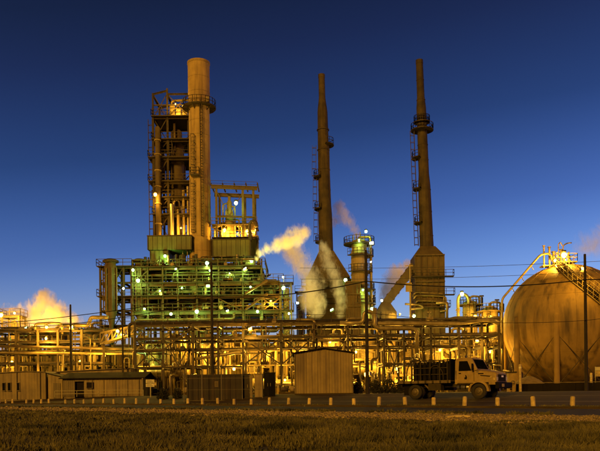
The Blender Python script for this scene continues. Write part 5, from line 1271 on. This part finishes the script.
def right_heater():
    Y = 134.; z0 = .7; zz = lambda v: PZ(427, v, Y); s = F / Y; x0, x1 = PX(413, 290, Y), PX(441.3, 290, Y)
    t = thing('furnace', 'tall ribbed rusty furnace box under the right thin stack', 'furnace', ((x0 + x1) / 2, Y, z0)); ya, yb = Y - 2.8, Y + 2.8
    box(t, 'firebox', (x0, ya, z0), (x1, yb, zz(257.5)), M_HEAT); sx0, sx1 = PX(419.5, 248, Y), PX(434, 248, Y); scx = (sx0 + sx1) / 2
    wedge(t, 'hood', ((x0, x1), (ya, yb), zz(257.5) + .01), ((sx0, sx1), (Y - 1.25, Y + 1.25), zz(247.5)), M_HEAT)
    ribs(t, x0, x1, ya, z0, zz(258), 5, M_HEAT, .2)
    for v in (258, 284, 306): seg(t, 'band', (x0 - .1, ya - .24, zz(v)), (x1 + .1, ya - .24, zz(v)), .22, M_HEAT, .25)
    platform(t, x0 - .6, x1 + 1.6, ya - 1.0, ya, zz(279), M_DKS); platform(t, x0 - .6, x1 + .9, ya - 1.0, ya, zz(309), M_DKS); platform(t, x0 - .8, x1 + 1.7, ya - 1.0, ya, zz(297), M_DKS)
    for i, v in enumerate((292.5, 295, 300.5)): tube(t, 'coil_pipe', [P(413 + i, v + 4, ya - .5), P(415 + i, v, ya - .5), P(440, v + 1, ya - .5), P(444 + i * 2, v + 2, ya - .5), P(444 + i * 2, v + 10, ya - .5), P(440, v + 11, ya - .5)], .16, M_PIPE, 9, .4)
    tube(t, 'coil_pipe', [P(436, 303, ya - .9), P(447, 303, ya - .9), P(447, 318, ya - .9)], .24, M_PIPE, 10, .5); tube(t, 'coil_pipe', [P(405, 304, ya - .9), P(420, 305, ya - .9), P(424, 308, ya - .9), P(410, 309.5, ya - .9)], .2, M_PIPE, 10, .5)
    rr = lambda w: w / 2 / s
    prof = [(rr(14), zz(248.5)), (rr(13.4), zz(236)), (rr(12.6), zz(200)), (rr(12), zz(185)), (rr(10.4), zz(174)), (rr(9.8), zz(128)), (rr(9.6), zz(108)), (rr(7.6), zz(97)), (rr(7.0), zz(64)), (rr(7.4), zz(63.8)), (rr(7.2), zz(60))]
    lean = PX(419.3, 60, Y) - scx; st = steel_stack(t, (scx, Y), prof, zz(248.5), lean); cx = lambda v: scx + lean * (zz(v) - zz(248.5)) / (zz(60) - zz(248.5))
    for v, w in ((236, 13.6), (212, 13), (190, 12.4), (160, 10.4), (145, 10.3), (100, 8.6), (80, 7.6)): w = rr(w); lathe(st, 'flange_ring', (cx(v), Y, zz(v)), [(w * .9, -.07), (w * 1.03, -.07), (w * 1.03, .07), (w * .9, .07)], M_RUST, 24, smooth=False)
    ring_platform(t, (cx(130), Y), .8, 2.1, zz(130), M_DKS); ring_platform(t, (cx(124), Y), .8, 1.5, zz(122), M_DKS)
    for v in (158, 189, 223): ring_platform(t, (cx(v), Y), .9, 2.1, zz(v), M_DKS, 2.3, 4.1, 20)
    for va, vb in ((246, 223), (223, 189), (189, 158), (158, 131)): w = rr(12.6) + .4; ladder(t, (cx(va) - w, Y - .3, zz(va)), (cx(vb) - w, Y - .3, zz(vb)), .5, M_DKS, True, Vector((0, 1, 0)), Vector((-1, 0, 0)))
    # sloping duct down to the hopper
    d = thing('inclined_duct', 'straight rusty duct sloping down from the right furnace to the hopper', 'duct', (PX(388, 300, Y), Y, zz(302)))
    a, b = P(386, 303, Y - 1.5), P(414, 266, Y - 1.5); seg(d, 'duct', a, b, 1.3, M_HEAT, 1.5)
    for k in range(1, 6): p = a.lerp(b, k / 6); q = (b - a).normalized() * .08; seg(d, 'flange_ring', p - q, p + q, 1.5, M_HEAT, 1.7)
    h = thing('hopper', 'house-shaped rusty hopper at the foot of the inclined duct', 'hopper', (PX(384, 315, Y), Y, z0))
    hx0, hx1 = PX(375, 312, Y), PX(394, 312, Y); box(h, 'bin', (hx0, Y - 3, z0), (hx1, Y + 1, zz(312.5)), M_HEAT); wedge(h, 'hood', ((hx0, hx1), (Y - 3, Y + 1), zz(312.5) + .01), ((PX(381.5, 302, Y), PX(387.5, 302, Y)), (Y - 2, Y), zz(301.5)), M_HEAT)
    ribs(h, hx0, hx1, Y - 3, z0, zz(313), 4, M_HEAT); lathe(h, 'manhole', (PX(390, 318, Y), Y - 3.05, zz(318)), [(.001, -.12), (.6, -.12), (.6, 0), (.75, 0), (.75, .05)], M_VES, 18, 'y')
    m = thing('light_mast', 'slender pale mast rising in front of the inclined duct', 'mast', (PX(410.5, 320, 125), 125, z0))
    c = P(410.5, 320, 125); lathe(m, 'mast_shaft', (c.x, 125, z0), [(.22, 0), (.2, 4), (.13, PZ(410, 264, 125) - z0), (.001, PZ(410, 264, 125) - z0)], M_VES, 12)
    for v in (285, 266): seg(m, 'cross_arm', (c.x - .8, 124.8, PZ(410, v, 125)), (c.x + .5, 124.8, PZ(410, v, 125)), .14, M_VES)
    box(m, 'junction_box', (c.x - .8, 124.6, PZ(410, 292, 125)), (c.x + .25, 124.85, PZ(410, 283, 125)), M_VES)
right_heater()
def fraction_column():
    Y = 128.; c = P(359.5, 280, Y); z0 = .7; zz = lambda v: PZ(360, v, Y); s = F / Y; r = 8.2 / s
    t = thing('column', 'stout tan distillation column with railed crown right of the steam cloud', 'column', (c.x, Y, z0))
    lathe(t, 'shell', (c.x, Y, 0), [(r * 1.25, z0), (r * 1.25, zz(300)), (r, zz(292)), (r, zz(252)), (r * .92, zz(250)), (r * .92, zz(243))] + dome(r * .92, .7, zz(243))[1:], M_VES, 28)
    for v in (312, 300, 285, 275, 264, 254): lathe(t, 'stiffener_ring', (c.x, Y, zz(v)), [(r * (1.25 if v > 299 else 1), -.08), (r * (1.32 if v > 299 else 1.07), -.08), (r * (1.32 if v > 299 else 1.07), .08), (r, .08)], M_VES, 28, smooth=False)
    for v, e in ((244, 1.3), (256, 1.1), (272, .9), (290, 1.2), (304, 1.0)): ring_platform(t, (c.x, Y), r * .9, r + e + (.4 if v > 299 else 0), zz(v), M_DKS, -2.6, .9 if v != 244 else 3.7)
    for u, v in ((353, 236), (356, 234), (360, 232.5), (364, 238)): rod(t, 'vent_pipe', (PX(u, 240, Y), Y - .4, zz(246)), (PX(u, 240, Y), Y - .4, zz(v)), .09, M_PIPE, 7)
    tube(t, 'overhead_pipe', [(c.x, Y, zz(241)), (c.x, Y, zz(237.5)), (c.x + 2.0, Y - .5, zz(237.5)), (c.x + 2.0, Y - .5, zz(320))], .25, M_PIPE, 10, .5)
    ladder(t, (c.x + r * .7 + .3, Y - r * .8, zz(305)), (c.x + r * .7 + .3, Y - r * .8, zz(246)), .5, M_DKS, True)
    b = thing('plate_casing', 'boxy riveted casing at the left foot of the stout column', 'casing', (PX(352, 300, Y - 1), Y - 1, z0)); x0, x1 = PX(345.5, 300, Y - 1.5), PX(360, 300, Y - 1.5)
    box(b, 'body', (x0, Y - 2.6, z0), (x1, Y + .5, zz(284)), M_HEAT); ribs(b, x0, x1, Y - 2.6, z0, zz(284), 4, M_HEAT)
    for v in (284, 296, 308): seg(b, 'band', (x0 - .05, Y - 2.8, zz(v)), (x1 + .05, Y - 2.8, zz(v)), .2, M_HEAT, .2)
fraction_column()
side_tower('slender dark tower behind the steam right of the deck structure', 298, 304, 292, 392, 150, 6, M_DKS)
side_tower('low dark platform tower between column and hopper', 368, 373, 296, 392, 131, 6, M_DKS)
vessel('drum', 'green-lit upright drum with domed head left of the orange lamp by the tank', 'drum', (PX(470, 310, 120), 120), .7, PZ(470, 300.5, 120) - .7, 7.2 / 6.03, M_VES, 'drums near the spherical tank', 5, True)
vessel('drum', 'orange-lit domed drum nearest the spherical tank', 'drum', (PX(490, 312, 118), 118), .7, PZ(490, 306.5, 118) - .7, 8.0 / 6.1, M_VES, 'drums near the spherical tank', 5, True)
g = thing('swan_neck_pipe', 'tall green-lit swan-neck pipe beside the domed drums', 'pipe', (PX(458, 318, 118), 118, .7))
tube(g, 'pipe_bend', [(PX(458, 330, 118), 118, .7), P(458, 299, 118), P(460, 294.5, 118), P(466, 294.5, 118), P(468.5, 299, 118), P(468.5, 304, 118)], .26, M_PIPE, 10, .6)
lathe(g, 'flange', P(458, 310, 118), [(.27, -.08), (.4, -.08), (.4, .08), (.27, .08)], M_PIPE, 14, smooth=False)
for k, (u, v) in enumerate(((481.5, 296), (475, 302), (497, 300))):
    m = thing('vent_stack', ('thin vent stack with a tee top between the two domed drums', 'short vent stack against the green-lit drum', 'thin vent stack right of the orange-lit drum')[k], 'vent stack', (PX(u, 310, 119), 119, .7)); c = P(u, v, 117.5 - k * .4)
    rod(m, 'vent_pipe', (c.x, c.y, .7), c, .10, M_DKS, 8); rod(m, 'tee_head', c + Vector((-.35, 0, 0)), c + Vector((.35, 0, 0)), .13, M_DKS, 8)

# ------------------------------------------------------------------ lit yard behind the long rack
rnd = random.Random(17)
VU = [142, 153, 169, 184, 205, 226, 234, 251, 268, 276, 292, 303, 320, 334, 341, 356, 366, 380, 398, 412, 424, 440, 452, 468, 486]
for i, u in enumerate(VU):
    Y = rnd.uniform(110, 116); v0 = rnd.uniform(332, 352); r = rnd.uniform(.7, 1.5)
    vessel('process_vessel', 'yellow-lit upright vessel in the yard behind the long rack, %s from left' % nth(i + 1), 'vessel', (PX(u, 360, Y), Y), .7, PZ(u, v0, Y) - .7, r, rnd.choice((M_VES, M_PIPE, M_VES, M_TAN)), 'upright vessels behind the long rack', 3)
EU = [150, 176, 196, 214, 240, 262, 284, 308, 328, 350, 372, 392, 410, 430, 450, 474, 492]
for i, u in enumerate(EU):
    Y = rnd.uniform(107, 109); z = rnd.choice((1.8, 2.4, 4.2)); r = rnd.uniform(.5, .85)
    e = exchanger('yard_exchanger', 'horizontal yellow-lit exchanger low behind the long rack, %s from left' % nth(i + 1), 'heat exchanger', (PX(u, 370, Y), Y, z), rnd.uniform(3, 4.4), r, rnd.choice((M_VES, M_PIPE, M_PIPEA)), 'exchangers behind the long rack')
    zz = z - r - .25
    if zz > .8:
        for s_ in (-.9, .8): box(e, 'pedestal', (PX(u, 370, Y) + s_ - .2, Y - .4, .6), (PX(u, 370, Y) + s_ + .2, Y + .4, zz), M_YARD)
def yard_piping(name, label, ua, ub, Y, n, seed, v0=338, v1=388):
    r_ = random.Random(seed); t = thing(name, label, 'piping', (PX(ua, 370, Y), Y, .7)); ms = [M_PIPE, M_VES, M_PIPED, M_TAN, M_DKS, M_PIPE]
    for i in range(n):
        a = r_.uniform(ua, ub); b = max(ua, min(ub, a + r_.uniform(-30, 30))); y = Y + r_.uniform(-2, 2); va = r_.uniform(v0, v1); vb = r_.uniform(v0, v1)
        q = r_.random()
        if q < .45: pts = [P(a, va, y), P(b, va, y), (PX(b, va, y), y, .7)]
        elif q < .8: pts = [(PX(a, va, y), y, .7), P(a, va, y), P(b, va, y), P(b, vb, y)]
        else: pts = [(PX(a, va, y), y, .7), P(a, v0, y), P(a + 5, v0 - 2, y)]
        if abs(a - b) < 2: b = a + 4; pts = [(PX(a, va, y), y, .7), P(a, va, y), P(b, va, y)]
        tube(t, 'pipe', pts, r_.choice((.06, .08, .11, .15, .2, .28)), r_.choice(ms), 8)
    for u in range(int(ua), int(ub), 11):
        seg(t, 'support_post', (PX(u, 370, Y), Y, .6), (PX(u, 370, Y), Y, PZ(u, 352, Y)), .2, M_TAN, kind='ibeam')
    for v in (352, 366): seg(t, 'support_beam', P(ua, v, Y), P(ub, v, Y), .2, M_TAN, .25, 'ibeam')
for k, (ua, ub) in enumerate(((140, 200), (200, 262), (262, 320), (320, 384), (384, 442), (442, 500))):
    yard_piping('yard_piping', ('tangle of lit pipes behind the rack above the white notice board', 'tangle of lit pipes behind the rack above the brown container', 'tangle of lit pipes behind the cross-braced rack bays', 'tangle of lit pipes behind the storage shed and its pole', 'tangle of lit pipes behind the truck bed', 'tangle of lit pipes behind the truck cab')[k], ua, ub, 110.5, 52, 40 + k)
for k, (ua, ub) in enumerate(((-10, 52), (52, 134))):
    yard_piping('yard_piping', ('tangle of lit pipes behind the left rack at the picture edge', 'tangle of lit pipes behind the left rack near the truss walkway')[k], ua, ub, 117, 30, 60 + k, 335, 380)
PL = ['below the notice board', 'left of the brown container', 'behind the brown container end', 'just left of the storage shed', 'right of the shed pole', 'behind the tallest shrub', 'behind the truck tail', 'behind the truck cab', 'near the left tank leg']
for i, u in enumerate((158, 181, 254, 288, 362, 379, 408, 486, 498)):
    Y = 96.5 + (i % 3) * .7; x = PX(u, 388, Y); t = thing('pump_skid', 'low dark pump skid under the long rack, ' + PL[i], 'pump', (x, Y, .7), 'pump skids under the long rack')
    box(t, 'base_frame', (x - 1.1, Y - .45, .65), (x + 1.1, Y + .45, .95), M_YARD)
    rod(t, 'motor', (x - .9, Y, 1.35), (x - .05, Y, 1.35), .34, M_DKS, 14); rod(t, 'coupling', (x - .05, Y, 1.35), (x + .3, Y, 1.35), .12, M_TAN, 10)
    lathe(t, 'pump_casing', (x + .55, Y, 1.38), dome(.42, .22, -.12, False) + dome(.42, .22, .12, True), M_VES, 16, 'x')
    tube(t, 'suction_pipe', [(x + .6, Y, 1.4), (x + 1.3, Y, 1.4), (x + 1.6, Y, 1.9), (x + 1.6, Y, 3.4), (x + 1.6, Y + 3, 3.6)], .13, M_PIPE, 8, .3)
    tube(t, 'discharge_pipe', [(x + .55, Y, 1.7), (x + .55, Y, 4.2), (x + .2, Y + 3, 4.4)], .11, M_PIPED, 8, .3)
# cladding-walled plant houses at the back of the yard
def plant_house(u0, u1, v0, Y, label, m, n):
    a, b = P(u0, 390, Y), P(u1, v0, Y); z0 = .7; w = b.x - a.x; t = thing('plant_house', label, 'building', (a.x, Y, z0), world=False); h = b.z - z0
    box(t, 'core', (.05, .06, -.2), (w - .05, 6, h - .05), m); clad_wall(t, (0, 0), (w, 0), 0, h, m, 'ph', w / n)
    box(t, 'roof', (-.2, -.25, h), (w + .2, 6.2, h + .15), M_CLADD)
    for i in range(n):
        if i % 2 == 0:
            x = w * (i + .5) / n; f = box(t, 'window', (x - .55, -.09, h * .55), (x + .55, -.04, h * .55 + 1.1), M_CLADD); box(f, 'pane', (x - .47, -.10, h * .55 + .08), (x + .47, -.092, h * .55 + 1.02), M_GLASS)
    d = box(t, 'door', (w * .5 - .5, -.09, 0), (w * .5 + .5, -.045, 2.1), M_DKS); box(d, 'handle', (w * .5 + .3, -.13, 1), (w * .5 + .4, -.095, 1.1), M_GALV)
HS = [(-20, 22, 357, 121), (24, 60, 352, 122), (63, 98, 356, 121), (100, 134, 350, 123), (150, 192, 345, 119), (196, 240, 342, 119), (244, 282, 347, 119), (286, 330, 338, 119), (334, 378, 343, 119), (382, 425, 346, 119), (430, 470, 344, 121), (473, 502, 342, 121)]
WH = ['behind the slit-windowed building', 'left of the pole by the left rack', 'right of the pole by the left rack', 'behind the truss walkway', 'behind the white notice board', 'behind the pole at the brown container', 'behind the cross-braced rack bay', 'behind the storage shed roof', 'behind the pole at the shed', 'behind the truck tail', 'behind the truck cylinder rack', 'beside the spherical tank']
HS += [(497, 560, 350, 140), (562, 640, 350, 142)]; WH += ['left of centre behind the spherical tank', 'right of centre behind the spherical tank']  # two houses added to close the bright sky gaps under the tank
for (u0, u1, v0, Y), w_ in zip(HS, WH): plant_house(u0, u1, v0, Y, 'tan yellow-lit plant house deep in the yard ' + w_, M_CLADT, 6)
side_tower('railed tower with two orange lamps at the left picture edge', 3, 19, 316, 392, 124, 7, M_TAN)
vessel('drum', 'tan drum behind the left rack, right of the railed tower', 'drum', (PX(30, 340, 123), 123), .7, PZ(30, 331, 123) - .7, 1.5, M_VES, 'drums behind the left rack', 4, True)
vessel('drum', 'tan drum behind the left rack under the orange steam', 'drum', (PX(57, 340, 123), 123), .7, PZ(57, 330, 123) - .7, 1.7, M_VES, 'drums behind the left rack', 4, True)
vessel('drum', 'tan drum behind the left rack close to the twin-vessel frame', 'drum', (PX(92, 340, 123), 123), .7, PZ(92, 327, 123) - .7, 1.5, M_VES, 'drums behind the left rack', 4, True)

# ------------------------------------------------------------------ lit lamps
for a in [
 (1, 315, 122, 'S', 'orange lamp at the very left picture edge', 1.6, .36), (14.5, 313, 122.5, 'S', 'orange lamp crowning the railed tower at left', 1.6, .36),
 (26, 328, 120, 'G', 'green lamp just above the left pipe rack', .5, .26), (46.5, 327, 107.2, 'S', 'orange lamp on top of the left rack, under the steam', 1.2, .3), (46, 338.5, 107.3, 'S', 'orange lamp one level below the rack top at left', 1.2, .28),
 (71.5, 327.5, 106.8, 'S', 'orange lamp at the foot of the short cable pole', 1.2, .3), (104, 356, 106, 'S', 'bright orange lamp left of the thin pole, under the truss walkway', 2.2, .36), (117.5, 331, 103.6, 'S', 'orange lamp on the truss walkway', .7, .26), (122, 335, 103.4, 'S', 'orange lamp at the low right end of the truss walkway', .7, .24),
 (40, 374, 107, 'S', 'low orange lamp over the slit-windowed building', 1.2, .2), (12, 362, 114, 'S', 'orange lamp deep behind the left rack', 1.6, .2), (80, 361, 114, 'S', 'orange lamp behind the left rack over the dark roof', 1.6, .2),
 (133, 270, 117.6, 'G', 'green lamp left of the clad blocks on the top deck', 1, .3), (138, 280.5, 117.6, 'G', 'green lamp just under the top deck at its left end', 1, .3), (144.5, 309, 117.4, 'G', 'green lamp at the left of the lowest lit deck', 1, .28), (123.5, 288.5, 119, 'W', 'pale lamp inside the twin-vessel frame', .4, .2),
 (165, 256, 120.1, 'G', 'green lamp in front of the lower clad bay', .9, .3), (176, 269, 117.6, 'G', 'green lamp on the top deck under the left clad block', 1, .28), (207, 263, 118.6, 'G', 'green lamp at the foot of the concrete chimney', 1.2, .3), (210, 270.5, 117.6, 'G', 'green lamp just below the chimney foot', 1, .26),
 (245, 269, 117.6, 'G', 'green lamp right of the chimney on the top deck', 1.2, .34), (251.5, 261, 119.8, 'G', 'green lamp in the narrow stair bay', .5, .30), (250.5, 287, 117.6, 'G', 'green lamp under the right end of the third deck', 1, .28), (208, 286, 117.6, 'G', 'green lamp under the middle of the third deck', 1, .26), (182, 288, 119, 'G', 'green lamp among exchangers left of the chimney', 1.1, .2), (160, 291, 119, 'G', 'green lamp deep in the second deck at left', 1, .2), (230, 274, 119, 'G', 'green lamp deep in the third deck right of the chimney', 1, .2),
 (283, 277, 119.6, 'W', 'white lamp topping the slim tower', .7, .3), (283.5, 288, 119.4, 'G', 'green lamp below the white one on the slim tower', 1, .34), (297.3, 303, 140, 'W', 'white lamp right of the slim tower in the steam', .7, .3), (289, 313.5, 119, 'G', 'green lamp low on the slim tower', 1, .3),
 (196.8, 311.5, 117.3, 'G', 'green lamp on the lowest lit deck beneath the chimney', 1.2, .3), (227.5, 311, 117.3, 'G', 'green lamp on the lowest lit deck right of the pole', 1.2, .3), (257.5, 311.5, 117.3, 'G', 'green lamp on the lowest lit deck near its right end', 1.2, .28), (171, 314, 117.3, 'G', 'green lamp on the lowest lit deck under the clad block', 1, .24), (271, 301, 118, 'S', 'orange lamp between decks by the slim tower', .7, .22),
 (236, 203, 120, 'G', 'pale green lamp high in the portal gantry', .6, .32), (224.5, 230, 121.3, 'S', 'orange lamp at the left of the gantry deck', 1.1, .36), (238, 233.5, 121.3, 'S', 'orange lamp in the middle of the gantry deck', .8, .26), (247.3, 231, 121.3, 'S', 'orange lamp left of the swan-neck duct', .8, .28), (254.5, 230, 121.3, 'S', 'orange lamp right of the swan-neck duct', 1.1, .36), (230, 226, 124, 'S', 'orange lamp behind the gantry column', 1, .2),
 (155.3, 194.5, 124, 'S', 'orange lamp halfway up the reactor tower', .7, .34), (175.5, 104, 125, 'S', 'orange lamp inside the top frame of the reactor tower', .5, .2), (166, 237, 125, 'S', 'orange lamp behind the left clad block coping', .7, .26), (181, 228, 124.6, 'S', 'orange lamp between the standpipes', .7, .18),
 (366, 231.5, 126.3, 'G', 'green lamp above the crown of the stout column', .6, .34), (371.5, 243, 126, 'W', 'white lamp right of the column crown', .5, .34), (359, 240, 126, 'G', 'green lamp in the crown of the stout column', .8, .3), (345.5, 280, 131.4, 'G', 'bright green lamp on the breeching duct', .22, .36), (332, 310, 123, 'G', 'bright green lamp in the steam at the left furnace', .10, .34), (363, 290, 125.6, 'G', 'green lamp halfway down the stout column', .8, .3), (372, 309, 126, 'G', 'green lamp low beside the stout column', .8, .3), (371, 262, 126, 'W', 'pale lamp beside the upper column ladder', .3, .24),
 (381.8, 300.5, 128, 'W', 'pale lamp left of the hopper top', .4, .28), (414, 316, 128, 'G', 'green lamp at the foot of the right furnace', .9, .3), (400, 314, 128, 'S', 'orange lamp beside the hopper', .8, .2),
 (462, 294, 116.5, 'G', 'green lamp on the swan-neck pipe by the drums', .9, .32), (475, 317, 115.5, 'S', 'bright orange lamp in front of the green-lit drum', 1.8, .44), (491, 317, 115.5, 'S', 'orange lamp in front of the drum nearest the tank', 1.2, .32),
 (564, 255, 103, 'S', 'bright orange lamp on top of the spherical tank', 3.6, .40), (555, 260.5, 103.2, 'S', 'second orange lamp at the stair head of the tank', 1.8, .34), (583.5, 269, 95.6, 'S', 'orange lamp hanging before the tank stair', 1.0, .36),
 (34, 326, 124, 'S', 'orange lamp glowing inside the steam above the left rack', 2.2, .2), (60, 325, 124, 'S', 'orange lamp under the right end of the left steam bank', 1.8, .2),  # extra lamps put in only to brighten the left steam bank
 (250.3, 329, 99.2, 'S', 'orange lamp high on the long rack', .9, .26), (234, 369, 104, 'S', 'orange lamp low in the rack above the brown container', 1.4, .32), (172, 366, 108, 'G', 'green lamp low in the rack right of the notice board', 1.6, .22), (367.2, 374.2, 70, 'S', 'bright low orange lamp beside the shed pole', .45, .26), (396.5, 369, 106.6, 'S', 'bright orange lamp low in the yard left of the truck rack', 2, .42), (417.5, 368.5, 106.6, 'S', 'bright orange lamp behind the truck bed', 2, .36), (477, 341, 99.3, 'S', 'small orange lamp on the rack above the truck cab', .7, .24),
 (285, 380, 104, 'S', 'low orange lamp between black cabinet and shed', 1.5, .24), (300, 355, 107, 'S', 'orange lamp in the cross-braced rack bay', 2, .2), (262, 352, 108, 'S', 'orange lamp left of the cross-braced bay', 2, .2), (330, 342, 108, 'S', 'orange lamp above the storage shed roof', 2, .2), (356, 352, 107, 'S', 'orange lamp between shed and pole, mid height', 2, .2), (385, 345, 107, 'S', 'orange lamp under the large bent pipe', 1.8, .2), (440, 350, 107, 'S', 'orange lamp in the rack above the truck cylinders', 1.3, .2), (205, 350, 108, 'S', 'orange lamp left of the pole in the rack', 1.8, .2), (185, 340, 108, 'S', 'orange lamp in the rack under the deck structure', 1.5, .2), (152, 350, 108, 'G', 'green lamp deep at the left end of the rack', 1.2, .2), (222, 340, 108, 'S', 'orange lamp right of the pole in the rack', 1.6, .2), (465, 360, 107, 'S', 'orange lamp behind the truck cab roof', 1.2, .2), (490, 352, 107, 'S', 'orange lamp near the left tank leg', 1.0, .2), (310, 328, 112, 'S', 'orange lamp above the rack beneath the steam', 1.2, .2), (424, 335, 112, 'S', 'orange lamp in the rack beneath the right furnace', 1.3, .2),
]: lamp(*a)

# ------------------------------------------------------------------ steam
def steam_mat(name, dens, scale, col, puffs, warp):
    m = bpy.data.materials.new(name); m.use_nodes = True; n = m.node_tree.nodes; l = m.node_tree.links
    for x in list(n): n.remove(x)
    out = n.new('ShaderNodeOutputMaterial'); pv = n.new('ShaderNodeVolumePrincipled'); l.new(pv.outputs[0], out.inputs['Volume'])
    pv.inputs['Color'].default_value = (*col, 1); pv.inputs['Anisotropy'].default_value = .1
    g = n.new('ShaderNodeNewGeometry'); best = None
    wn = n.new('ShaderNodeTexNoise'); wn.inputs['Scale'].default_value = .16; wn.inputs['Detail'].default_value = 5; wn.inputs['Roughness'].default_value = .6; l.new(g.outputs['Position'], wn.inputs['Vector'])
    ws = n.new('ShaderNodeVectorMath'); ws.operation = 'MULTIPLY_ADD'; l.new(wn.outputs['Color'], ws.inputs[0]); wv = warp
    ws.inputs[1].default_value = (wv, wv, wv); l.new(g.outputs['Position'], ws.inputs[2])
    wo = n.new('ShaderNodeVectorMath'); wo.operation = 'SUBTRACT'; l.new(ws.outputs[0], wo.inputs[0]); wo.inputs[1].default_value = (wv / 2, wv / 2, wv / 2)
    for c, r in puffs:
        d = n.new('ShaderNodeVectorMath'); d.operation = 'DISTANCE'; l.new(wo.outputs[0], d.inputs[0]); d.inputs[1].default_value = tuple(c)
        k = n.new('ShaderNodeMath'); k.operation = 'MULTIPLY_ADD'; l.new(d.outputs['Value'], k.inputs[0]); k.inputs[1].default_value = -1 / r; k.inputs[2].default_value = 1
        if best is None: best = k
        else:
            x = n.new('ShaderNodeMath'); x.operation = 'SMOOTH_MAX'; x.inputs[2].default_value = .5; l.new(best.outputs[0], x.inputs[0]); l.new(k.outputs[0], x.inputs[1]); best = x
    no = n.new('ShaderNodeTexNoise'); no.inputs['Scale'].default_value = scale; no.inputs['Detail'].default_value = 8; no.inputs['Roughness'].default_value = .68; no.inputs['Distortion'].default_value = 1.2
    mp = n.new('ShaderNodeMapping'); mp.inputs['Rotation'].default_value = (0, R(35), 0); mp.inputs['Scale'].default_value = (1, 1, .6); l.new(g.outputs['Position'], mp.inputs['Vector']); l.new(mp.outputs[0], no.inputs['Vector'])
    a = n.new('ShaderNodeMath'); a.operation = 'MULTIPLY_ADD'; l.new(no.outputs['Fac'], a.inputs[0]); a.inputs[1].default_value = 3.0; a.inputs[2].default_value = -1.62
    b = n.new('ShaderNodeMath'); b.operation = 'ADD'; l.new(a.outputs[0], b.inputs[0]); l.new(best.outputs[0], b.inputs[1])
    e = n.new('ShaderNodeMath'); e.operation = 'MAXIMUM'; e.inputs[1].default_value = 0; l.new(b.outputs[0], e.inputs[0])
    f = n.new('ShaderNodeMath'); f.operation = 'MULTIPLY'; f.inputs[1].default_value = dens; l.new(e.outputs[0], f.inputs[0]); l.new(f.outputs[0], pv.inputs['Density'])
    return m
def steam(puffs, dens, scale, label, col=(.95, .95, .95)):
    P_ = [(P(u, v, Y), w / F * Y) for u, v, Y, w in puffs]
    bm = bmesh.new()
    for c, r in P_: bmesh.ops.create_icosphere(bm, subdivisions=3, radius=r * 1.35, matrix=Matrix.Translation(c))
    me = bpy.data.meshes.new('steam_plume'); bm.to_mesh(me); bm.free(); o = bpy.data.objects.new('steam_plume', me); COL.objects.link(o)
    md = o.modifiers.new('remesh', 'REMESH'); md.mode = 'VOXEL'; md.voxel_size = min(r for c, r in P_) * .25
    dg = bpy.context.evaluated_depsgraph_get(); me2 = bpy.data.meshes.new_from_object(o.evaluated_get(dg)); o.modifiers.clear(); o.data = me2
    me2.materials.clear(); me2.materials.append(steam_mat('steam', dens, scale, col, P_, 2.2 * sum(r for c, r in P_) / len(P_))); setp(o, label, 'steam', 'steam plumes', 'stuff'); return o
steam([(258.5, 257.5, 114.5, 3.5), (263, 252, 114.5, 5.5), (270, 247, 114.5, 7), (279, 244, 114.5, 8), (288, 241.5, 114.5, 10), (296, 237, 115, 10), (302, 231, 115.5, 8), (295, 229, 115, 7)], 1.7, 1.1, 'steam jet blowing right from the stair bay', (1, .98, .96))
steam([(286, 248, 126, 10), (292, 253, 126, 12), (298, 260, 126, 13), (303, 268, 126, 13), (307, 277, 126, 13), (311, 287, 125, 13), (311, 297, 125, 13), (316, 303, 125, 11), (305, 303, 125, 9), (314, 311, 125, 8)], 1.3, 1.2, 'large steam cloud drifting in front of the left furnace', (1, .98, .96))
steam([(341, 315, 125, 6), (342, 308, 125, 7), (342, 300, 125, 8), (340, 292, 125, 9), (336, 283, 126, 9), (332, 274, 126, 10), (328, 265, 126, 9), (325, 256, 126, 8), (322, 247, 126, 7)], .8, 1.2, 'thin steam column at the right side of the left furnace', (1, .98, .96))
steam([(357, 237, 140, 5), (354, 231, 140, 6), (350, 225, 140, 7), (346, 219, 141, 8), (342, 212, 141, 8), (338, 206, 142, 7), (336, 220, 142, 7)], .9, 1.0, 'faint steam wisp above the stout column', (1, .98, .96))
steam([(385, 300, 142, 6), (388, 293, 142, 9), (391, 286, 142, 11), (396, 280, 142, 12), (401, 274, 143, 12), (406, 268, 143, 9)], 1.5, .8, 'steam puff rising behind the inclined duct', (1, .98, .96))
steam([(48, 322, 128, 12), (55, 313, 128, 14), (46, 305, 128, 13), (38, 312, 128, 15), (62, 318, 128, 12), (43, 295, 129, 9), (26, 320, 128, 14), (12, 314, 129, 12), (2, 318, 129, 12), (72, 322, 128, 9), (20, 309, 128, 9)], 1.6, .8, 'orange-lit steam bank above the left rack', (1, .98, .95))
steam([(582, 252, 118, 14), (594, 246, 119, 17), (606, 238, 120, 17)], .3, .6, 'faint orange-lit vapour drifting behind the tank top', (1, .98, .96))
